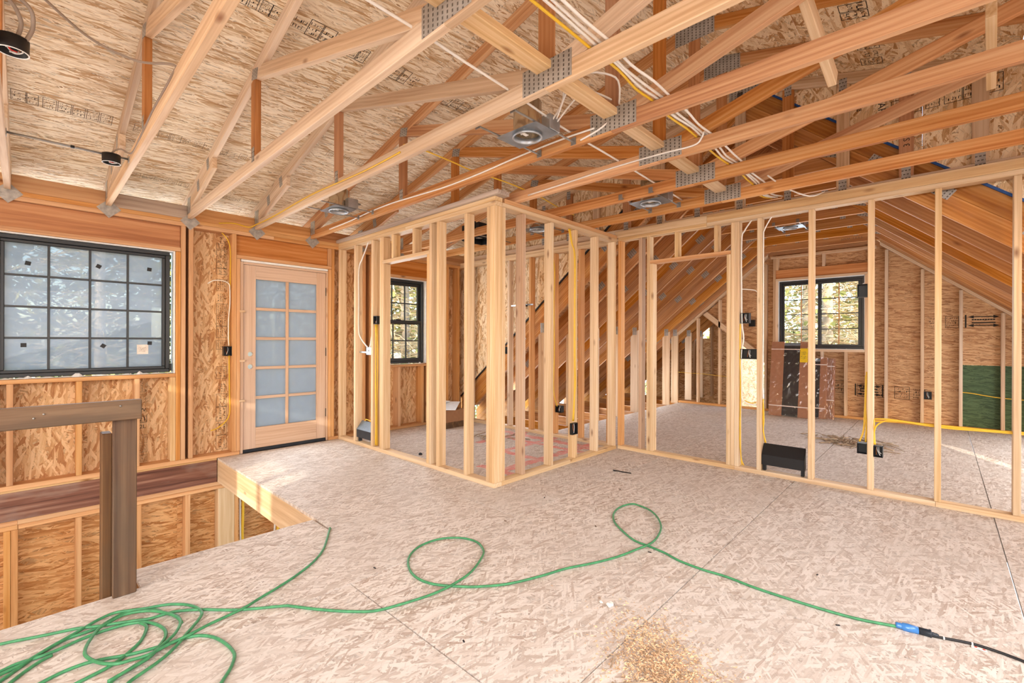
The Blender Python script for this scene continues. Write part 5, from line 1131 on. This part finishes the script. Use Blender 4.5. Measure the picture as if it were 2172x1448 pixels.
def crumple(name, c, r, seed, mat, label, squash=0.6):
    bm = bmesh.new(); bmesh.ops.create_icosphere(bm, subdivisions=2, radius=r); rr = random.Random(seed)
    for q in bm.verts: q.co *= rr.uniform(0.62, 1.2); q.co.z *= squash
    zmin = min(q.co.z for q in bm.verts)
    me = bpy.data.meshes.new(name); bm.to_mesh(me); bm.free(); me.materials.append(mat); o = link(name, me, None, Matrix.Translation((c[0], c[1], 0.0005-zmin))); return props(o, label, 'scrap')
pb = crumple('paper_scrap', (1.838, 1.108), 0.018, 4, M['paper'], 'crumpled white paper scrap above the shavings')
pb2 = crumple('paper_scrap', (1.835, 1.150), 0.010, 9, M['paper'], 'smaller white paper crumb beside the crumpled scrap')
crumple('dirt_clod', (2.885, 4.05), 0.022, 14, M['membrane'], 'small dark clod beside the bathroom doorway plate')
o = tube('bent_wire', [(3.775, 2.215, 0.010), (3.77, 2.235, 0.012), (3.79, 2.245, 0.008), (3.80, 2.21, 0.006), (3.805, 2.15, 0.006), (3.81, 2.075, 0.008)], 0.005, M['black'], None, 6, 4); props(o, 'black bent wire on the floor in front of the bathroom wall', 'wire')
rr = random.Random(33)
for i in range(16):
    x, y = rr.uniform(1.2, 3.6), rr.uniform(0.2, 2.5)
    if abs(x-1.9) < .3 and y < 1.2: continue
    o = link('bark_crumb', box_mesh(rr.uniform(.012, .02), 0.006, 0.004, M['membrane'] if i % 2 else M['weathered'], 0.001), None, Matrix.Translation((x, y, 0.0025)) @ Matrix.Rotation(rr.uniform(0, 3), 4, 'Z')); props(o, 'tiny dark crumb lying on the floor sheets', 'crumb', 'dark crumbs on the floor')
def stick_pile(name, cx, cy, n, rx, ry, lmin, lmax, seed, mat, label):
    rr = random.Random(seed); bm = bmesh.new()
    for k in range(n):
        a = rr.gauss(0.2, 0.9); l = rr.uniform(lmin, lmax); x, y = cx+rr.gauss(0, rx), cy+rr.gauss(0, ry); z = 0.006+rr.random()*0.03
        p = Vector((x-math.cos(a)*l/2, y-math.sin(a)*l/2, max(0.005, z-rr.random()*.02))); q = Vector((x+math.cos(a)*l/2, y+math.sin(a)*l/2, z)); md = (p+q)/2+Vector((rr.uniform(-.02, .02), rr.uniform(-.02, .02), .006))
        tube_bm(bm, [p, md, q], rr.uniform(0.003, 0.008), 4, 2)
    me = bpy.data.meshes.new(name); bm.to_mesh(me); bm.free(); me.materials.append(mat); return props(link(name, me, None, Matrix.Identity(4)), label, 'scraps', None, 'stuff')
stick_pile('cable_offcuts', 6.83, 0.78, 80, 0.13, 0.17, 0.08, 0.4, 5, M['stick'], 'heap of twisted cable offcuts and bark on the attic floor')
stick_pile('cable_offcuts', 3.98, 4.05, 26, 0.14, 0.15, 0.10, 0.35, 8, M['stick'], 'small heap of pale offcuts on the bathroom floor')
crumple('red_plug', (2.86, 3.68), 0.03, 17, M['red'], 'red plastic cap on the floor inside the bathroom doorway', 0.8)
o = crumple('foil_scrap', (2.95, 3.02), 0.02, 19, M['galv'], 'small shiny foil scrap on the bathroom floor')
o = link('wood_scrap', box_mesh(0.16, 0.02, 0.006, M['stick'], 0.002), None, Matrix.Translation((6.55, 0.40, 0.004)) @ Matrix.Rotation(1.5, 4, 'Z')); props(o, 'flat bark scrap right of the offcuts on the attic floor', 'scrap')

# ------------------------------------------------------------------ cardboard box and the wrapped windows
cb = thing('cardboard_box', 'open brown cardboard box with white packing in the bathroom corner', 'box', (4.16, 5.05, 0))
beam('box_body', (3.98, 4.99, 0.0005), (4.32, 5.33, 0.25), M['kraft2'], cb, 0.003)
beam('printed_band', (3.979, 4.9885, 0.0005), (4.321, 5.3315, 0.085), M['weathered'], cb, 0.0005)
stamp((4.01, 4.9878, 0.012), (1, 0, 0), (0, 0, 1), 0.27, 0.06, 140, M['ink'], cb, 3, False)
slant_board('packing_sheet', (3.99, 5.02, 0.262), (4.31, 5.30, 0.32), 0.28, 0.01, M['foam'], cb); slant_board('packing_sheet', (3.98, 5.30, 0.31), (4.26, 5.33, 0.335), 0.14, 0.008, M['foam'], cb)
def wrapped(label, c0, c1, h, lean, seed, straps, top_z=True):
    """flat window unit with kraft corner boards and clear wrap, leaning on the gable wall; c0,c1 = y range of the base, lean = x of base and top"""
    t = thing('wrapped_window', label, 'window package', (lean[0], (c0+c1)/2, 0), 'wrapped windows')
    u = Vector((0, -1, 0)); up_ = Vector((lean[1]-lean[0], 0, h)); L = up_.length; vv = up_.normalized(); n = u.cross(vv)
    def bd(name, a, b, z0, z1, d0, d1, mat, bev=0.003):
        c = Vector((lean[0], c1, 0.001)) + u*((a+b)/2) + vv*((z0+z1)/2) + n*((d0+d1)/2)
        m = Matrix(((u.x, vv.x, n.x, c.x), (u.y, vv.y, n.y, c.y), (u.z, vv.z, n.z, c.z), (0, 0, 0, 1))); return link(name, box_mesh(b-a, z1-z0, d1-d0, mat, bev), None, m, t)
    w = c1-c0; e = 0.19 if w > 0.6 else 0.09
    bd('window_unit', 0.01, w-0.01, 0.02, L-0.02, -0.075, -0.01, M['membrane'])
    bd('kraft_corner', 0, e, 0, L, -0.08, 0.0, M['kraft']); bd('kraft_corner', w-e, w, 0, L, -0.08, 0.0, M['kraft'])
    if w > 0.5: bd('top_trim', e, w-e, L-0.07, L-0.035, -0.04, -0.004, M['heater_top'])
    # crinkled clear film over the face
    rr = random.Random(seed); bm = bmesh.new(); nx, nz = 14, 26; g = []
    for i in range(nx+1):
        g.append([bm.verts.new(Vector((lean[0], c1, 0.001)) + u*(w*i/nx) + vv*(L*j/nz) + n*(0.004+rr.uniform(0, 0.008))) for j in range(nz+1)])
    for i in range(nx):
        for j in range(nz): bm.faces.new((g[i][j], g[i+1][j], g[i+1][j+1], g[i][j+1]))
    me = bpy.data.meshes.new('clear_film'); bm.to_mesh(me); bm.free(); me.materials.append(M['wrap']); link('clear_film', me, None, Matrix.Identity(4), t)
    for s in straps: bd('strap', -0.002, w+0.002, L*s, L*s+0.014, 0.010, 0.013, M['strap'], 0.0005)
    return t, bd
P3, _ = wrapped('narrow wrapped window package, rightmost of the three under the gable window', 1.235, 1.345, 0.96, (8.72, 8.83), 3, (0.30, 0.86))
P2, _ = wrapped('shorter wrapped window package in the middle of the three', 1.335, 1.90, 0.975, (8.66, 8.80), 4, (0.16, 0.87))
P1, bd = wrapped('tallest wrapped window package with yellow label leaning under the gable window', 1.50, 2.11, 1.225, (8.52, 8.73), 5, (0.13, 0.89))
lb = bd('yellow_label', 0.425, 0.535, 0.90, 1.13, 0.014, 0.016, M['ylabel'], 0.0005)
stamp(W[lb.name] @ Vector((-0.04, -0.08, 0.0016)), (0, -1, 0), (W[lb.name].to_3x3() @ Vector((0, 1, 0))), 0.08, 0.16, 151, M['ink_soft'], lb, 2, False)

# ------------------------------------------------------------------ outdoors: ground and woods
gr = struct('ground')
panel('snow_field', (-30, -30, -2.85), (1, 0, 0), (0, 1, 0), 90, 90, 0.06, M['snow'], gr)
def tree_meshes(seed, H, bare, leafy):
    rr = random.Random(seed); bt = bmesh.new(); tube_bm(bt, [(0, 0, 0), (rr.uniform(-.06, .06), rr.uniform(-.06, .06), H*0.5), (0.05, 0, H)], 0.15, 9, 5, 0.03)
    me1 = bpy.data.meshes.new('trunk'); bt.to_mesh(me1); bt.free(); me1.materials.append(M['bark'])
    bb = bmesh.new(); bl = bmesh.new()
    for k in range(bare):
        z = rr.uniform(0.12*H, 0.85*H); a = rr.uniform(0, 2*PI); l = rr.uniform(0.6, 2.0)*(1-0.5*z/H); dz = rr.uniform(-0.7, 0.25)*l
        c, s = math.cos(a), math.sin(a)
        P = [Vector((0.1*c, 0.1*s, z)), Vector((0.5*l*c, 0.5*l*s, z+dz*0.3+0.06*l)), Vector((l*c, l*s, z+dz))]
        tube_bm(bb, P, 0.017, 3, 2, 0.004)
        for q in range(4):
            f = rr.uniform(0.35, 1.0); p = P[0].lerp(P[2], f); a2 = a+rr.choice((-1, 1))*rr.uniform(0.4, 1.0); l2 = 0.35*l*rr.random()+0.1
            tube_bm(bb, [p, p+Vector((math.cos(a2)*l2, math.sin(a2)*l2, rr.uniform(-.25, .1)*l2*2))], 0.007, 3, 0, 0.003)
    for k in range(leafy):
        z = rr.uniform(0.1, 1.0)**0.8*H; R = 0.25+1.5*(1-z/H); a = rr.uniform(0, 2*PI); r = R*math.sqrt(rr.random()); s = rr.uniform(0.06, 0.18)
        c = Vector((r*math.cos(a), r*math.sin(a), z-0.25*r)); d = Vector((math.cos(a), math.sin(a), rr.uniform(-.8, .2))).normalized(); e = d.cross(Vector((rr.uniform(-.3, .3), rr.uniform(-.3, .3), 1))).normalized()
        bl.faces.new([bl.verts.new(c-d*s), bl.verts.new(c+e*s*0.35), bl.verts.new(c+d*s), bl.verts.new(c-e*s*0.35)][:4])
    out = [('trunk', me1)]
    for nm, b, m in (('branches', bb, 'twig'), ('foliage', bl, 'leaf' if seed % 2 else 'leaf2')):
        if len(b.verts):
            me = bpy.data.meshes.new(nm); b.to_mesh(me); me.materials.append(M[m]); out.append((nm, me))
        b.free()
    return out
kinds = [tree_meshes(1, 11, 340, 500), tree_meshes(2, 12, 40, 5200), tree_meshes(3, 10, 340, 900), tree_meshes(4, 12.5, 20, 7000)]
def tree(k, x, y, rot, sc, label, group):
    t = thing('pine_tree', label, 'tree', (x, y, -2.8), group)
    for nm, me in kinds[k]:
        o = bpy.data.objects.new(nm, me); COL.objects.link(o); place(o, Matrix.Translation((x, y, -2.8)) @ Matrix.Rotation(rot, 4, 'Z') @ Matrix.Diagonal((sc, sc, 1, 1)), t)
    return t
rr = random.Random(5)
gtrees = [(14.2, 2.62, 0, 1.15, 'pale sunlit trunk at the left edge of the gable window'), (13.6, 2.02, 2, 1.25, 'pale sunlit trunk in the left sash of the gable window'), (14.4, 1.02, 0, 1.3, 'broad pale trunk in the middle of the right sash of the gable window'), (17.0, 1.75, 2, 1.1, 'thin trunk farther back near the gable window mullion'), (15.4, 0.72, 2, 0.9, 'slim pale trunk at the right edge of the gable window')]
for x, y, k, s, lab in gtrees: tree(k, x, y, rr.uniform(0, 6), s, lab, 'trees beyond the gable window')
for x, y, k, s, lab in ((5.6, 9.3, 0, 1.3, 'pale trunk at the left of the bathroom window'), (6.6, 9.9, 2, 1.2, 'second pale trunk seen in the bathroom window'), (8.6, 12.0, 2, 1.2, 'leafy sunlit tree in the right half of the bathroom window'), (1.05, 12.6, 0, 0.9, 'thin pale trunk seen through the big grid window'), (-0.3, 14.0, 1, 1.0, 'hazy tree in the left columns of the big grid window'), (2.1, 14.5, 3, 1.1, 'bushy tree in the right columns of the big grid window')): tree(k, x, y, rr.uniform(0, 6), s, lab, 'trees beyond the window wall')

def treeline(name, x0, x1, y0, y1, label, n=5200, seed=3):
    n = int(n*4.2); rr = random.Random(seed); bm = bmesh.new()
    for k in range(n):
        c = Vector((rr.uniform(x0, x1), rr.uniform(y0, y1), -2.7+11*rr.random()**1.2)); s = rr.uniform(0.07, 0.22)
        d = Vector((rr.gauss(0, 1), rr.gauss(0, 1), rr.gauss(0, 0.8))).normalized(); e = d.cross(Vector((rr.gauss(0, 1), rr.gauss(0, 1), rr.gauss(0, 1)))).normalized()
        bm.faces.new([bm.verts.new(c-d*s), bm.verts.new(c+e*s*0.45), bm.verts.new(c+d*s), bm.verts.new(c-e*s*0.45)])
    me = bpy.data.meshes.new(name); bm.to_mesh(me); bm.free(); me.materials.append(M['leaf2' if seed % 2 else 'leaf']); return props(link(name, me, None, Matrix.Identity(4)), label, 'foliage', None, 'stuff')
treeline('forest_foliage', -14, 16, 22.5, 26, 'dense dark green foliage of the woods far beyond the window wall')
treeline('forest_foliage', 24, 27, -9, 14, 'dense green foliage of the woods far beyond the gable window', 4600, 4)
treeline('forest_foliage', -6, 4.5, 12.6, 15.5, 'hazy green foliage right behind the big grid window', 2600, 8)
treeline('forest_foliage', 4, 17, 14, 18, 'sunlit green foliage behind the trees of the bathroom window', 3000, 6)
